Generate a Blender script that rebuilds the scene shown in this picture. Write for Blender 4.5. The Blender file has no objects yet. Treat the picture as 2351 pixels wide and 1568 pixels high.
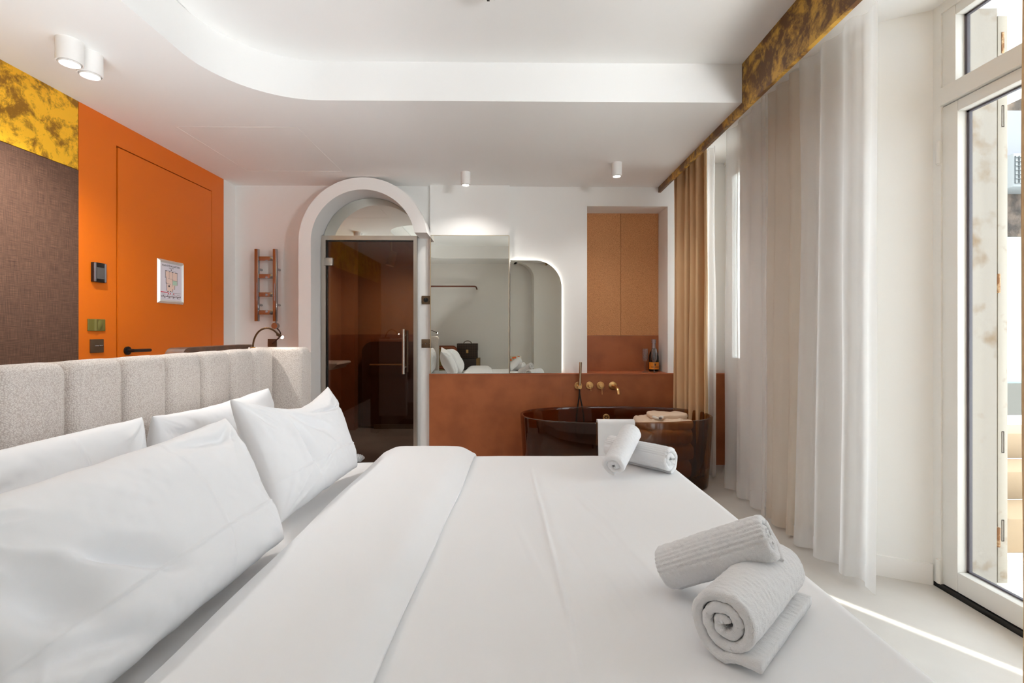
import bpy, bmesh, math, random
from mathutils import Vector, Matrix, noise
random.seed(7)
PI = math.pi
C = bpy.context.scene.collection
sc = bpy.context.scene
OFF = {}

# ------------------------------------------------------------------ helpers
def lin(c):
    c = c / 255.0
    return c / 12.92 if c <= 0.04045 else ((c + 0.055) / 1.055) ** 2.4
def rgb(r, g, b): return (lin(r), lin(g), lin(b), 1.0)
def nz(x, y, z=0.0): return noise.noise(Vector((x, y, z)))
def sst(a, b, x):
    t = min(1, max(0, (x - a) / (b - a))); return t * t * (3 - 2 * t)
def gauss(x, w): return math.exp(-(x / w) ** 2)

def tag(o, label=None, cat=None, group=None, kind=None):
    if label: o['label'] = label
    if cat: o['category'] = cat
    if group: o['group'] = group
    if kind: o['kind'] = kind
    return o
def root(name, loc, label=None, cat=None, group=None, kind=None):
    o = bpy.data.objects.new(name, None); C.objects.link(o)
    o.location = loc; o.empty_display_size = 0.05
    OFF[o] = Vector(loc)
    return tag(o, label, cat, group, kind)

class MB:
    def __init__(s): s.v = []; s.f = []
    def add(s, vs, fs):
        n = len(s.v); s.v += [tuple(p) for p in vs]; s.f += [tuple(i + n for i in q) for q in fs]; return s
    def box(s, x0, x1, y0, y1, z0, z1, bev=0, seg=2, M=None):
        if bev > 0:
            bm = bmesh.new(); bmesh.ops.create_cube(bm, size=1.0)
            for w in bm.verts:
                w.co = Vector(((x0 + x1) / 2 + w.co.x * (x1 - x0), (y0 + y1) / 2 + w.co.y * (y1 - y0), (z0 + z1) / 2 + w.co.z * (z1 - z0)))
            bmesh.ops.bevel(bm, geom=bm.edges[:], offset=bev, segments=seg, profile=0.5, affect='EDGES')
            bm.verts.index_update()
            vs = [w.co.copy() for w in bm.verts]; fs = [[w.index for w in q.verts] for q in bm.faces]; bm.free()
        else:
            vs = [Vector(p) for p in ((x0, y0, z0), (x1, y0, z0), (x1, y1, z0), (x0, y1, z0), (x0, y0, z1), (x1, y0, z1), (x1, y1, z1), (x0, y1, z1))]
            fs = [(0, 3, 2, 1), (4, 5, 6, 7), (0, 1, 5, 4), (1, 2, 6, 5), (2, 3, 7, 6), (3, 0, 4, 7)]
        if M is not None: vs = [M @ p for p in vs]
        return s.add(vs, fs)
    def prism(s, poly, axis, a, b):
        n = len(poly)
        def pt(p, h):
            if axis == 'z': return (p[0], p[1], h)
            if axis == 'y': return (p[0], h, p[1])
            return (h, p[0], p[1])
        vs = [pt(p, a) for p in poly] + [pt(p, b) for p in poly]
        fs = [tuple(range(n)), tuple(range(2 * n - 1, n - 1, -1))]
        for i in range(n):
            j = (i + 1) % n; fs.append((i, j, n + j, n + i))
        return s.add(vs, fs)
    def ring(s, outer, inner, axis, a, b):
        # open strip between two polylines of equal length, extruded
        n = len(outer)
        def pt(p, h):
            if axis == 'z': return (p[0], p[1], h)
            if axis == 'y': return (p[0], h, p[1])
            return (h, p[0], p[1])
        vs = [pt(p, a) for p in outer] + [pt(p, a) for p in inner] + [pt(p, b) for p in outer] + [pt(p, b) for p in inner]
        fs = []
        for i in range(n - 1):
            j = i + 1
            fs += [(i, j, n + j, n + i), (2 * n + i, 3 * n + i, 3 * n + j, 2 * n + j), (i, 2 * n + i, 2 * n + j, j), (n + i, n + j, 3 * n + j, 3 * n + i)]
        fs += [(0, n, 3 * n, 2 * n), (n - 1, 3 * n - 1, 4 * n - 1, 2 * n - 1)]
        return s.add(vs, fs)
    def tube(s, pts, r, n=10, caps=True):
        pts = [Vector(p) for p in pts]; m = len(pts)
        rr = r if callable(r) else (lambda t: r)
        up = None; rings = []
        for i, p in enumerate(pts):
            t = (pts[min(i + 1, m - 1)] - pts[max(i - 1, 0)]).normalized()
            if up is None:
                up = t.orthogonal().normalized()
            up = (up - t * up.dot(t)).normalized(); q = t.cross(up)
            R = rr(i / max(1, m - 1))
            rings.append([p + (up * math.cos(2 * PI * k / n) + q * math.sin(2 * PI * k / n)) * R for k in range(n)])
        vs = [p for ring in rings for p in ring]; fs = []
        for i in range(m - 1):
            for k in range(n):
                k2 = (k + 1) % n; fs.append((i * n + k, i * n + k2, (i + 1) * n + k2, (i + 1) * n + k))
        if caps: fs += [tuple(range(n - 1, -1, -1)), tuple(range((m - 1) * n, m * n))]
        return s.add(vs, fs)
    def lathe(s, prof, origin=(0, 0, 0), axis=(0, 0, 1), n=32, closed=False):
        A = Vector(axis).normalized(); U = A.orthogonal().normalized(); W = A.cross(U); O = Vector(origin)
        vs = []; fs = []; m = len(prof)
        for (r, h) in prof:
            for k in range(n):
                a = 2 * PI * k / n; vs.append(O + A * h + (U * math.cos(a) + W * math.sin(a)) * max(r, 1e-5))
        for i in range(m if closed else m - 1):
            i2 = (i + 1) % m
            for k in range(n):
                k2 = (k + 1) % n; fs.append((i * n + k, i * n + k2, i2 * n + k2, i2 * n + k))
        if not closed: fs += [tuple(range(n - 1, -1, -1)), tuple(range((m - 1) * n, m * n))]
        return s.add(vs, fs)
    def grid(s, fn, nu, nv, wu=False):
        vs = []; fs = []
        for i in range(nu + (0 if wu else 1)):
            for j in range(nv + 1): vs.append(fn(i / nu, j / nv))
        w = nv + 1
        for i in range(nu):
            i2 = (i + 1) % nu if wu else i + 1
            for j in range(nv): fs.append((i * w + j, i2 * w + j, i2 * w + j + 1, i * w + j + 1))
        return s.add(vs, fs)
    def build(s, name, mat, parent=None, smooth=None, recalc=True, loc=None, weld=0):
        me = bpy.data.meshes.new(name)
        if parent is not None: off = OFF[parent]
        else:
            xs = [p[0] for p in s.v]; ys = [p[1] for p in s.v]; zs = [p[2] for p in s.v]
            off = Vector(((min(xs) + max(xs)) / 2, (min(ys) + max(ys)) / 2, min(zs))) if loc is None else Vector(loc)
        me.from_pydata([(p[0] - off.x, p[1] - off.y, p[2] - off.z) for p in s.v], [], s.f)
        if recalc or weld:
            bm = bmesh.new(); bm.from_mesh(me)
            if weld: bmesh.ops.remove_doubles(bm, verts=bm.verts, dist=weld)
            if recalc: bmesh.ops.recalc_face_normals(bm, faces=bm.faces)
            bm.to_mesh(me); bm.free()
        if smooth is not None:
            me.polygons.foreach_set('use_smooth', [True] * len(me.polygons))
            if smooth < 180: me.set_sharp_from_angle(angle=math.radians(smooth))
        me.update()
        if mat is not None: me.materials.append(mat)
        o = bpy.data.objects.new(name, me); C.objects.link(o)
        if parent is not None: o.parent = parent
        else: o.location = off
        OFF[o] = off
        return o
def bx(name, mat, x0, x1, y0, y1, z0, z1, parent=None, bev=0, seg=2):
    return MB().box(x0, x1, y0, y1, z0, z1, bev, seg).build(name, mat, parent, smooth=40 if bev else None)
def struct(o, label=None):
    o['kind'] = 'structure'
    if label: o['label'] = label
    return o
def arc(cx, cy, r, a0, a1, n):
    return [(cx + r * math.cos(math.radians(a0 + (a1 - a0) * i / n)), cy + r * math.sin(math.radians(a0 + (a1 - a0) * i / n))) for i in range(n + 1)]
def bez(p0, p1, p2, p3, n=20):
    p0, p1, p2, p3 = map(Vector, (p0, p1, p2, p3))
    return [(1 - t) ** 3 * p0 + 3 * (1 - t) ** 2 * t * p1 + 3 * (1 - t) * t * t * p2 + t ** 3 * p3 for t in [i / n for i in range(n + 1)]]
def copy_tree(o, parent=None):
    c = o.copy(); C.objects.link(c); c.parent = parent; OFF[c] = OFF[o]
    for ch in list(o.children): copy_tree(ch, c)
    return c
def text(s, size, M, mat, name, parent, align='CENTER'):
    cu = bpy.data.curves.new(name, 'FONT'); cu.body = s; cu.size = size; cu.align_x = align; cu.align_y = 'CENTER'; cu.extrude = 0.0002
    t = bpy.data.objects.new(name + '_curve', cu); C.objects.link(t)
    bpy.context.view_layer.update()
    me = bpy.data.meshes.new_from_object(t.evaluated_get(bpy.context.evaluated_depsgraph_get()))
    bpy.data.objects.remove(t); me.materials.clear(); me.materials.append(mat)
    me.transform(Matrix.Translation(-OFF[parent]) @ M)
    o = bpy.data.objects.new(name, me); C.objects.link(o)
    o.parent = parent; OFF[o] = OFF[parent]
    return o

# ------------------------------------------------------------------ materials
def new(name):
    m = bpy.data.materials.new(name); m.use_nodes = True
    nt = m.node_tree; b = nt.nodes['Principled BSDF']
    return m, nt, b
def pm(name, col, rough=0.5, metal=0.0, bump=None, var=None, spec=0.5, sheen=0, trans=0):
    """bump=(scale,strength,dist) noise bump ; var=(scale,col2,lo,hi,detail) noise colour mix"""
    m, nt, b = new(name)
    b.inputs['Base Color'].default_value = col; b.inputs['Roughness'].default_value = rough
    b.inputs['Metallic'].default_value = metal; b.inputs['Specular IOR Level'].default_value = spec
    if sheen: b.inputs['Sheen Weight'].default_value = sheen
    if trans: b.inputs['Transmission Weight'].default_value = trans
    tc = None
    if bump or var:
        tc = nt.nodes.new('ShaderNodeTexCoord')
    if var:
        n = nt.nodes.new('ShaderNodeTexNoise'); n.inputs['Scale'].default_value = var[0]
        n.inputs['Detail'].default_value = var[4] if len(var) > 4 else 4
        nt.links.new(tc.outputs['Object'], n.inputs['Vector'])
        r = nt.nodes.new('ShaderNodeValToRGB')
        r.color_ramp.elements[0].position = var[2]; r.color_ramp.elements[0].color = col
        r.color_ramp.elements[1].position = var[3]; r.color_ramp.elements[1].color = var[1]
        nt.links.new(n.outputs['Fac'], r.inputs['Fac']); nt.links.new(r.outputs['Color'], b.inputs['Base Color'])
    if bump:
        n = nt.nodes.new('ShaderNodeTexNoise'); n.inputs['Scale'].default_value = bump[0]; n.inputs['Detail'].default_value = 3
        nt.links.new(tc.outputs['Object'], n.inputs['Vector'])
        bp = nt.nodes.new('ShaderNodeBump'); bp.inputs['Strength'].default_value = bump[1]; bp.inputs['Distance'].default_value = bump[2]
        nt.links.new(n.outputs['Fac'], bp.inputs['Height']); nt.links.new(bp.outputs['Normal'], b.inputs['Normal'])
    return m
def emis(name, col, st):
    m = bpy.data.materials.new(name); m.use_nodes = True; nt = m.node_tree; nt.nodes.clear()
    o = nt.nodes.new('ShaderNodeOutputMaterial'); e = nt.nodes.new('ShaderNodeEmission')
    e.inputs['Color'].default_value = col; e.inputs['Strength'].default_value = st
    nt.links.new(e.outputs[0], o.inputs['Surface']); return m
def glassy(name, tint, gloss=1.0, diff=None, dfac=0.0, rough=0.02, ior=1.45, pwr=5.0):
    """thin clear sheet: tinted transparency + fresnel gloss (+ some diffuse body)"""
    m = bpy.data.materials.new(name); m.use_nodes = True; nt = m.node_tree; nt.nodes.clear()
    o = nt.nodes.new('ShaderNodeOutputMaterial'); t = nt.nodes.new('ShaderNodeBsdfTransparent'); t.inputs['Color'].default_value = tint
    g = nt.nodes.new('ShaderNodeBsdfGlossy'); g.inputs['Roughness'].default_value = rough
    f0 = ((ior - 1) / (ior + 1)) ** 2
    lw = nt.nodes.new('ShaderNodeLayerWeight'); lw.inputs['Blend'].default_value = 0.5
    pw = nt.nodes.new('ShaderNodeMath'); pw.operation = 'POWER'; pw.inputs[1].default_value = pwr
    nt.links.new(lw.outputs['Facing'], pw.inputs[0])
    ml = nt.nodes.new('ShaderNodeMath'); ml.operation = 'MULTIPLY_ADD'; ml.use_clamp = True
    ml.inputs[1].default_value = (1 - f0) * min(1, gloss); ml.inputs[2].default_value = f0 * gloss
    nt.links.new(pw.outputs[0], ml.inputs[0])
    base = t.outputs[0]
    if diff:
        d = nt.nodes.new('ShaderNodeBsdfDiffuse'); d.inputs['Color'].default_value = diff
        mx = nt.nodes.new('ShaderNodeMixShader'); mx.inputs[0].default_value = dfac
        nt.links.new(base, mx.inputs[1]); nt.links.new(d.outputs[0], mx.inputs[2]); base = mx.outputs[0]
    m2 = nt.nodes.new('ShaderNodeMixShader')
    nt.links.new(ml.outputs[0], m2.inputs[0]); nt.links.new(base, m2.inputs[1]); nt.links.new(g.outputs[0], m2.inputs[2])
    nt.links.new(m2.outputs[0], o.inputs['Surface']); return m
def sheer(name, col, alpha, tcol):
    m = bpy.data.materials.new(name); m.use_nodes = True; nt = m.node_tree; nt.nodes.clear()
    o = nt.nodes.new('ShaderNodeOutputMaterial'); t = nt.nodes.new('ShaderNodeBsdfTransparent')
    d = nt.nodes.new('ShaderNodeBsdfDiffuse'); d.inputs['Color'].default_value = col
    tr = nt.nodes.new('ShaderNodeBsdfTranslucent'); tr.inputs['Color'].default_value = tcol
    a = nt.nodes.new('ShaderNodeMixShader'); a.inputs[0].default_value = 0.5
    b = nt.nodes.new('ShaderNodeMixShader'); b.inputs[0].default_value = 1 - alpha
    nt.links.new(d.outputs[0], a.inputs[1]); nt.links.new(tr.outputs[0], a.inputs[2])
    nt.links.new(a.outputs[0], b.inputs[1]); nt.links.new(t.outputs[0], b.inputs[2])
    nt.links.new(b.outputs[0], o.inputs['Surface']); return m

WALL = pm('plaster_wall', rgb(239, 238, 235), 0.85, bump=(60, 0.05, 0.002), spec=0.2)
CEIL = pm('plaster_ceiling', rgb(242, 241, 239), 0.9, spec=0.15)
WHITE = pm('white_paint', rgb(241, 239, 236), 0.45)
PVC = pm('white_lacquer', rgb(238, 237, 233), 0.3)
ORANGE = pm('orange_lacquer', rgb(228, 112, 10), 0.5, bump=(400, 0.05, 0.001))
DARK = pm('dark_gap', rgb(40, 22, 14), 0.9)
BLACK = pm('black_satin', rgb(22, 21, 21), 0.35)
BROWN = pm('brown_tile', rgb(172, 100, 58), 0.45, var=(5, rgb(156, 88, 50), 0.4, 0.65, 6), bump=(300, 0.04, 0.001))
BRONZE = pm('bronze_plate', rgb(112, 92, 72), 0.4, metal=0.7)
BRASS = pm('brushed_brass', rgb(232, 190, 130), 0.28, metal=1.0)
STEEL = pm('brushed_steel', rgb(190, 182, 172), 0.3, metal=1.0)
CHROME = pm('chrome', rgb(172, 174, 177), 0.08, metal=1.0)
MIRROR = pm('mirror_glass', rgb(212, 211, 202), 0.0, metal=1.0)
LINEN = pm('white_linen', rgb(238, 238, 239), 0.8, bump=(900, 0.04, 0.0005), spec=0.2, sheen=0.1)
CAMEL = pm('camel_drape', rgb(224, 188, 146), 0.8, spec=0.15, bump=(500, 0.08, 0.001))
CONC = pm('weathered_concrete', rgb(158, 151, 143), 0.9, var=(7, rgb(124, 98, 66), 0.56, 0.78, 8), bump=(40, 0.2, 0.004))
SHUT = pm('cream_shutter_paint', rgb(168, 160, 148), 0.6, var=(14, rgb(140, 122, 100), 0.6, 0.75))
RUST = pm('rusty_iron', rgb(128, 84, 44), 0.8, var=(30, rgb(200, 170, 130), 0.45, 0.6))
FLOOR = pm('microcement_floor', rgb(206, 202, 196), 0.5, var=(3.0, rgb(196, 191, 185), 0.35, 0.7, 6), spec=0.4)
GLASS = glassy('clear_glass', (0.96, 0.98, 0.97, 1), 1.0)
WGLASS = glassy('drinking_glass', (0.90, 0.91, 0.93, 1), 1.8, diff=(0.8, 0.8, 0.82, 1), dfac=0.03, rough=0.05, pwr=2.2)
BGLASS = glassy('bronze_tinted_glass', (0.56, 0.49, 0.43, 1), 1.1)
RESIN = glassy('smoked_amber_resin', (0.70, 0.45, 0.23, 1), 1.3, diff=rgb(50, 32, 23), dfac=0.22, rough=0.03, ior=1.5)
SHEER = sheer('white_voile', (0.93, 0.925, 0.92, 1), 0.62, (0.93, 0.925, 0.92, 1))
SHEERC = sheer('fine_white_voile', (0.93, 0.925, 0.92, 1), 0.42, (0.93, 0.925, 0.92, 1))
SHEERB = sheer('beige_voile', (0.84, 0.78, 0.70, 1), 0.82, (0.88, 0.79, 0.69, 1))
LAMP_E = emis('lamp_light', (1, 0.93, 0.82, 1), 14)
FILL_E = emis("fill_strip_glow", (0.96, 0.98, 1, 1), 1.5)  # glow of the added fill strip behind the headboard
LED_E = emis('led_light', (1, 0.95, 0.86, 1), 6)

def mat_gold(name, dark, bright, lo, hi, rot):
    m, nt, b = new(name)
    tc = nt.nodes.new('ShaderNodeTexCoord'); mp = nt.nodes.new('ShaderNodeMapping'); mp.inputs['Rotation'].default_value = rot
    n = nt.nodes.new('ShaderNodeTexNoise'); n.inputs['Scale'].default_value = 7.5; n.inputs['Detail'].default_value = 12; n.inputs['Roughness'].default_value = 0.72; n.inputs['Distortion'].default_value = 0.25
    r = nt.nodes.new('ShaderNodeValToRGB')
    e = r.color_ramp.elements; e[0].position = lo; e[0].color = dark; e[1].position = hi; e[1].color = bright
    k = e.new((lo + hi) / 2); k.color = tuple((a * 0.55 + c * 0.45) for a, c in zip(dark, bright))
    nt.links.new(tc.outputs['Object'], mp.inputs[0]); nt.links.new(mp.outputs[0], n.inputs['Vector']); nt.links.new(n.outputs['Fac'], r.inputs['Fac'])
    nt.links.new(r.outputs['Color'], b.inputs['Base Color'])
    b.inputs['Metallic'].default_value = 0.12; b.inputs['Roughness'].default_value = 0.45
    return m
GOLD = mat_gold('gold_patina_panel', rgb(150, 102, 14), rgb(255, 194, 40), 0.43, 0.54, (0, 0, 0))
GOLDV = mat_gold('gold_patina_pelmet', rgb(104, 66, 26), rgb(206, 158, 60), 0.46, 0.58, (0.5, 0, 0.3))

def mat_weave():
    m, nt, b = new('brown_woven_wallcovering')
    tc = nt.nodes.new('ShaderNodeTexCoord')
    outs = []
    for sc_, st in (((1, 14, 400), 1.0), ((1, 400, 14), 1.0)):
        mp = nt.nodes.new('ShaderNodeMapping'); mp.inputs['Scale'].default_value = sc_
        n = nt.nodes.new('ShaderNodeTexNoise'); n.inputs['Scale'].default_value = 1.0; n.inputs['Detail'].default_value = 3
        nt.links.new(tc.outputs['Object'], mp.inputs[0]); nt.links.new(mp.outputs[0], n.inputs['Vector']); outs.append(n)
    mx = nt.nodes.new('ShaderNodeMath'); mx.operation = 'MULTIPLY'
    nt.links.new(outs[0].outputs['Fac'], mx.inputs[0]); nt.links.new(outs[1].outputs['Fac'], mx.inputs[1])
    r = nt.nodes.new('ShaderNodeValToRGB'); e = r.color_ramp.elements
    e[0].position = 0.12; e[0].color = rgb(68, 44, 33); e[1].position = 0.40; e[1].color = rgb(118, 86, 66)
    nt.links.new(mx.outputs[0], r.inputs['Fac']); nt.links.new(r.outputs['Color'], b.inputs['Base Color'])
    b.inputs['Roughness'].default_value = 0.7
    bp = nt.nodes.new('ShaderNodeBump'); bp.inputs['Strength'].default_value = 0.3; bp.inputs['Distance'].default_value = 0.002
    nt.links.new(mx.outputs[0], bp.inputs['Height']); nt.links.new(bp.outputs['Normal'], b.inputs['Normal'])
    return m
WEAVE = mat_weave()
def mat_cork():
    m, nt, b = new('cork_panel')
    tc = nt.nodes.new('ShaderNodeTexCoord')
    n = nt.nodes.new('ShaderNodeTexVoronoi'); n.inputs['Scale'].default_value = 290
    nt.links.new(tc.outputs['Object'], n.inputs['Vector'])
    r = nt.nodes.new('ShaderNodeValToRGB'); e = r.color_ramp.elements
    e[0].position = 0.1; e[0].color = rgb(236, 176, 120); e[1].position = 0.8; e[1].color = rgb(178, 118, 74)
    nt.links.new(n.outputs['Distance'], r.inputs['Fac']); nt.links.new(r.outputs['Color'], b.inputs['Base Color'])
    b.inputs['Roughness'].default_value = 0.8; return m
CORK = mat_cork()
def mat_boucle():
    m, nt, b = new('cream_boucle')
    tc = nt.nodes.new('ShaderNodeTexCoord')
    mp = nt.nodes.new('ShaderNodeMapping'); mp.inputs['Rotation'].default_value = (0.785, 0, 0)
    n = nt.nodes.new('ShaderNodeTexVoronoi'); n.inputs['Scale'].default_value = 225; n.inputs['Randomness'].default_value = 0.7
    nt.links.new(tc.outputs['Object'], mp.inputs[0]); nt.links.new(mp.outputs[0], n.inputs['Vector'])
    r = nt.nodes.new('ShaderNodeValToRGB'); e = r.color_ramp.elements
    e[0].position = 0.1; e[0].color = rgb(234, 227, 220); e[1].position = 0.8; e[1].color = rgb(196, 184, 176)
    nt.links.new(n.outputs['Distance'], r.inputs['Fac']); nt.links.new(r.outputs['Color'], b.inputs['Base Color'])
    b.inputs['Roughness'].default_value = 0.95; b.inputs['Specular IOR Level'].default_value = 0.1
    bp = nt.nodes.new('ShaderNodeBump'); bp.invert = True; bp.inputs['Strength'].default_value = 0.5; bp.inputs['Distance'].default_value = 0.004
    nt.links.new(n.outputs['Distance'], bp.inputs['Height']); nt.links.new(bp.outputs['Normal'], b.inputs['Normal'])
    return m
BOUCLE = mat_boucle()
def mat_terry():
    m, nt, b = new('white_terry')
    b.inputs['Base Color'].default_value = rgb(232, 232, 233); b.inputs['Roughness'].default_value = 0.95
    b.inputs['Specular IOR Level'].default_value = 0.1; b.inputs['Sheen Weight'].default_value = 0.3
    tc = nt.nodes.new('ShaderNodeTexCoord')
    n = nt.nodes.new('ShaderNodeTexNoise'); n.inputs['Scale'].default_value = 420; n.inputs['Detail'].default_value = 4
    nt.links.new(tc.outputs['Object'], n.inputs['Vector'])
    bp = nt.nodes.new('ShaderNodeBump'); bp.inputs['Strength'].default_value = 0.55; bp.inputs['Distance'].default_value = 0.003
    nt.links.new(n.outputs['Fac'], bp.inputs['Height']); nt.links.new(bp.outputs['Normal'], b.inputs['Normal'])
    return m
TERRY = mat_terry()

# ------------------------------------------------------------------ room shell
struct(bx('floor', FLOOR, -2.6, 2.02, -0.9, 4.47, -0.1, 0.0))
struct(bx('ceiling', CEIL, -2.6, 2.5, -0.9, 4.75, 2.72, 2.84))
def vx(y): return 1.325 + (y - 1.81) * 0.0195        # line of the pelmet
# lowered ceiling with a rounded tray cut out of it
sof = [(-2.42, -0.75), (vx(-0.75), -0.75), (vx(-0.05), -0.05)]
sof += [(-1.03, -0.05)] + arc(-1.035, 0.43, 0.48, 270, 180, 16)[1:] + arc(-1.035, 2.257, 0.48, 180, 90, 24)
sof += [(vx(2.737), 2.737), (vx(4.36), 4.36), (-2.42, 4.36)]
struct(MB().prism(sof, 'z', 2.5, 2.722).build('ceiling_soffit', CEIL, smooth=20), 'lowered ceiling border around the rounded tray')
# hatch lines in the lowered ceiling
hb = MB()
for a in ((-2.10, -1.335, 3.10, 3.103), (-2.10, -1.335, 3.947, 3.95), (-2.10, -2.097, 3.10, 3.95), (-1.338, -1.335, 3.10, 3.95)):
    hb.box(a[0], a[1], a[2], a[3], 2.4985, 2.5005)
struct(hb.build('trim_1', PVC), 'hairline outline of the flush ceiling hatch')
# left wall and its cladding
struct(bx('wall_left', WALL, -2.6, -2.44, -0.9, 4.47, 0, 2.75))
struct(bx('trim_2', WALL, -2.44, -2.42, 4.176, 4.36, 0, 2.5), 'white strip of wall beside the orange cladding')
ow = MB()
ow.box(-2.4395, -2.42, 2.768, 3.031, 0, 2.5); ow.box(-2.4395, -2.42, 4.009, 4.172, 0, 2.5); ow.box(-2.4395, -2.42, 3.031, 4.009, 2.352, 2.5)
struct(ow.build('trim_3', ORANGE), 'orange wall cladding around the entrance door')
struct(bx('trim_4', GOLD, -2.4395, -2.42, -0.75, 2.764, 2.112, 2.5), 'mottled gold panel along the top of the left wall')
struct(bx('trim_5', WEAVE, -2.4395, -2.418, -0.75, 2.764, 0, 2.108), 'dark brown woven wallcovering below the gold panel')
d1 = root('door_1', (-2.42, 3.52, 0), 'flush orange entrance door with black lever', None, None, 'structure')
bx('door_leaf', ORANGE, -2.4395, -2.42, 3.046, 4.002, 0.008, 2.345, d1)
bx('door_groove', DARK, -2.4398, -2.4365, 3.0315, 4.0085, 0, 2.3515, d1)
hm = MB().lathe([(0.0, 0), (0.027, 0), (0.027, 0.01), (0.012, 0.012), (0.011, 0.05), (0, 0.05)], (-2.42, 3.115, 1.075), (1, 0, 0), 20)
hm.tube([(-2.372, 3.105, 1.075), (-2.37, 3.13, 1.075), (-2.37, 3.25, 1.073)], 0.0105, 10)
hm.build('lever_handle', BLACK, d1, smooth=40)
# back wall with niche and bathroom doorway
wb = MB()
wb.box(-2.6, -1.638, 4.35, 4.47, 0, 2.75); wb.box(-1.638, -0.792, 4.35, 4.47, 2.046, 2.75); wb.box(-0.792, 0.45, 4.35, 4.47, 0, 2.75)
wb.box(0.45, 0.73, 4.35, 4.70, 0, 2.75); wb.box(0.73, 1.46, 4.35, 4.70, 2.326, 2.75); wb.box(0.73, 1.46, 4.63, 4.70, 0.0, 2.326)
wb.box(1.46, 2.35, 4.35, 4.70, 0, 2.95); wb.box(0.73, 1.46, 4.35, 4.63, 0.0, 0.78)
struct(wb.build('wall_back', WALL))
struct(bx('trim_6', WALL, -0.676, 0.031, 4.312, 4.3505, 0.82, 2.5), 'white pilaster that carries the tall mirror')
# arched plaster portal around the glass door
cx, cz, R, r = -1.204, 1.954, 0.541, 0.438
out = [(cx - R, 0.0), (cx - R, 0.8), (cx - R, 1.5)] + arc(cx, cz, R, 180, 8, 60)
inn = [(cx - r, 0.0), (cx - r, 0.8), (cx - r, 1.5)] + arc(cx, cz, r, 180, 10, 60)
struct(MB().ring(out, inn, 'y', 4.085, 4.351).build('trim_7', WHITE, smooth=35), 'white plaster arch over the glass bathroom door')
# bathroom beyond the doorway
struct(bx('floor_bathroom', pm('bathroom_floor', rgb(168, 164, 158), 0.5, var=(4, rgb(150, 146, 140), 0.4, 0.7)), -2.3, -0.2, 4.4, 6.4, -0.1, 0.0005))
struct(bx('ceiling_bathroom', WHITE, -2.3, -0.2, 4.471, 6.4, 2.36, 2.42))
for nm, a in (('wall_bathroom_back', (-2.3, -0.2, 6.12, 6.2)), ('wall_bathroom_left', (-2.06, -1.99, 4.471, 6.12)), ('wall_bathroom_right', (-0.45, -0.38, 4.471, 6.12))):
    rt = root(nm, ((a[0] + a[1]) / 2, (a[2] + a[3]) / 2, 0), 'two-tone bathroom wall, cork above brown tile', None, None, 'structure')
    bx('tile_dado', BROWN, a[0], a[1], a[2], a[3], 0, 1.158, rt); bx('cork_lining', CORK, a[0], a[1], a[2], a[3], 1.158, 2.37, rt)
rt = root('trim_8', (-1.93, 5.9, 0), 'corner post of the bathroom partition', None, None, 'structure')
bx('tile_dado', BROWN, -1.99, -1.83, 5.86, 6.0, 0, 1.158, rt); bx('cork_lining', CORK, -1.99, -1.83, 5.86, 6.0, 1.158, 2.37, rt)
# right wall: pier between the two windows, end pier, window heads
pr = MB()
pr.prism([(1.78, 3.66), (1.78, 2.385), (1.81, 2.37), (2.02, 2.265), (2.14, 2.265), (2.14, 3.66)], 'z', 0, 2.75)
pr.box(1.78, 2.14, -0.9, 0.53, 0, 2.75)
pr.box(1.97, 2.14, 3.66, 4.36, 2.695, 2.75)
struct(pr.build('wall_right', WALL))
rw = MB()
rw.box(-2.6, 2.14, -0.95, -0.75, 0, 2.75); rw.box(1.06, 1.79, -0.751, -0.48, 0, 2.75)
cor = [(1.061, 2.15), (1.061, 2.751), (0.70, 2.751), (0.70, 2.5)] + arc(0.75, 2.19, 0.31, 90, 0, 12)
rw.prism(cor, 'y', -0.75, -0.48)
struct(rw.build('wall_rear', WALL, smooth=20))
bb = MB()
p0, p1 = Vector((1.785, 2.383, 0)), Vector((2.018, 2.266, 0)); dn = Vector((p1 - p0)).normalized(); nn = Vector((dn.y, -dn.x, 0))
poly = [p0 - nn * 0.004, p1 - nn * 0.004, p1 + nn * 0.011, p0 + nn * 0.011]
bb.prism([(p.x, p.y) for p in poly], 'z', 0, 0.1)
bb.box(1.768, 1.781, 2.39, 3.66, 0, 0.1)
struct(bb.build('baseboard_right', WHITE))
struct(bx('baseboard_back', WHITE, 1.962, 1.998, 4.22, 4.309, 0, 0.10))

# window beside the bathtub (far one)
w1 = root('window_1', (2.0, 4.0, 0), 'tall white casement window behind the sheer curtains', None, None, 'structure')
fm = MB()
fm.box(1.985, 2.06, 4.265, 4.35, 0.0, 2.695); fm.box(1.985, 2.06, 3.66, 3.745, 0, 2.695); fm.box(1.985, 2.06, 3.745, 4.265, 2.61, 2.695); fm.box(1.985, 2.06, 3.745, 4.265, 0, 0.07)
fm.build('window_frame', PVC, w1)
sm = MB()
sm.box(1.975, 2.03, 4.205, 4.27, 0.06, 2.615, 0.004); sm.box(1.975, 2.03, 3.74, 3.80, 0.06, 2.615, 0.004); sm.box(1.975, 2.03, 3.80, 4.205, 2.55, 2.615, 0.004)
sm.box(1.975, 2.03, 3.80, 4.205, 0.85, 0.97, 0.004); sm.box(1.985, 2.02, 3.80, 4.205, 0.06, 0.86)
sm.build('sash', PVC, w1, smooth=40)
bx('window_pane', GLASS, 2.0, 2.006, 3.80, 4.205, 0.96, 2.56, w1)
for z in (0.9, 2.5):
    MB().tube([(1.972, 4.272, z), (1.972, 4.272, z + 0.1)], 0.008, 10).build('hinge', PVC, w1, smooth=40)
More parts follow.
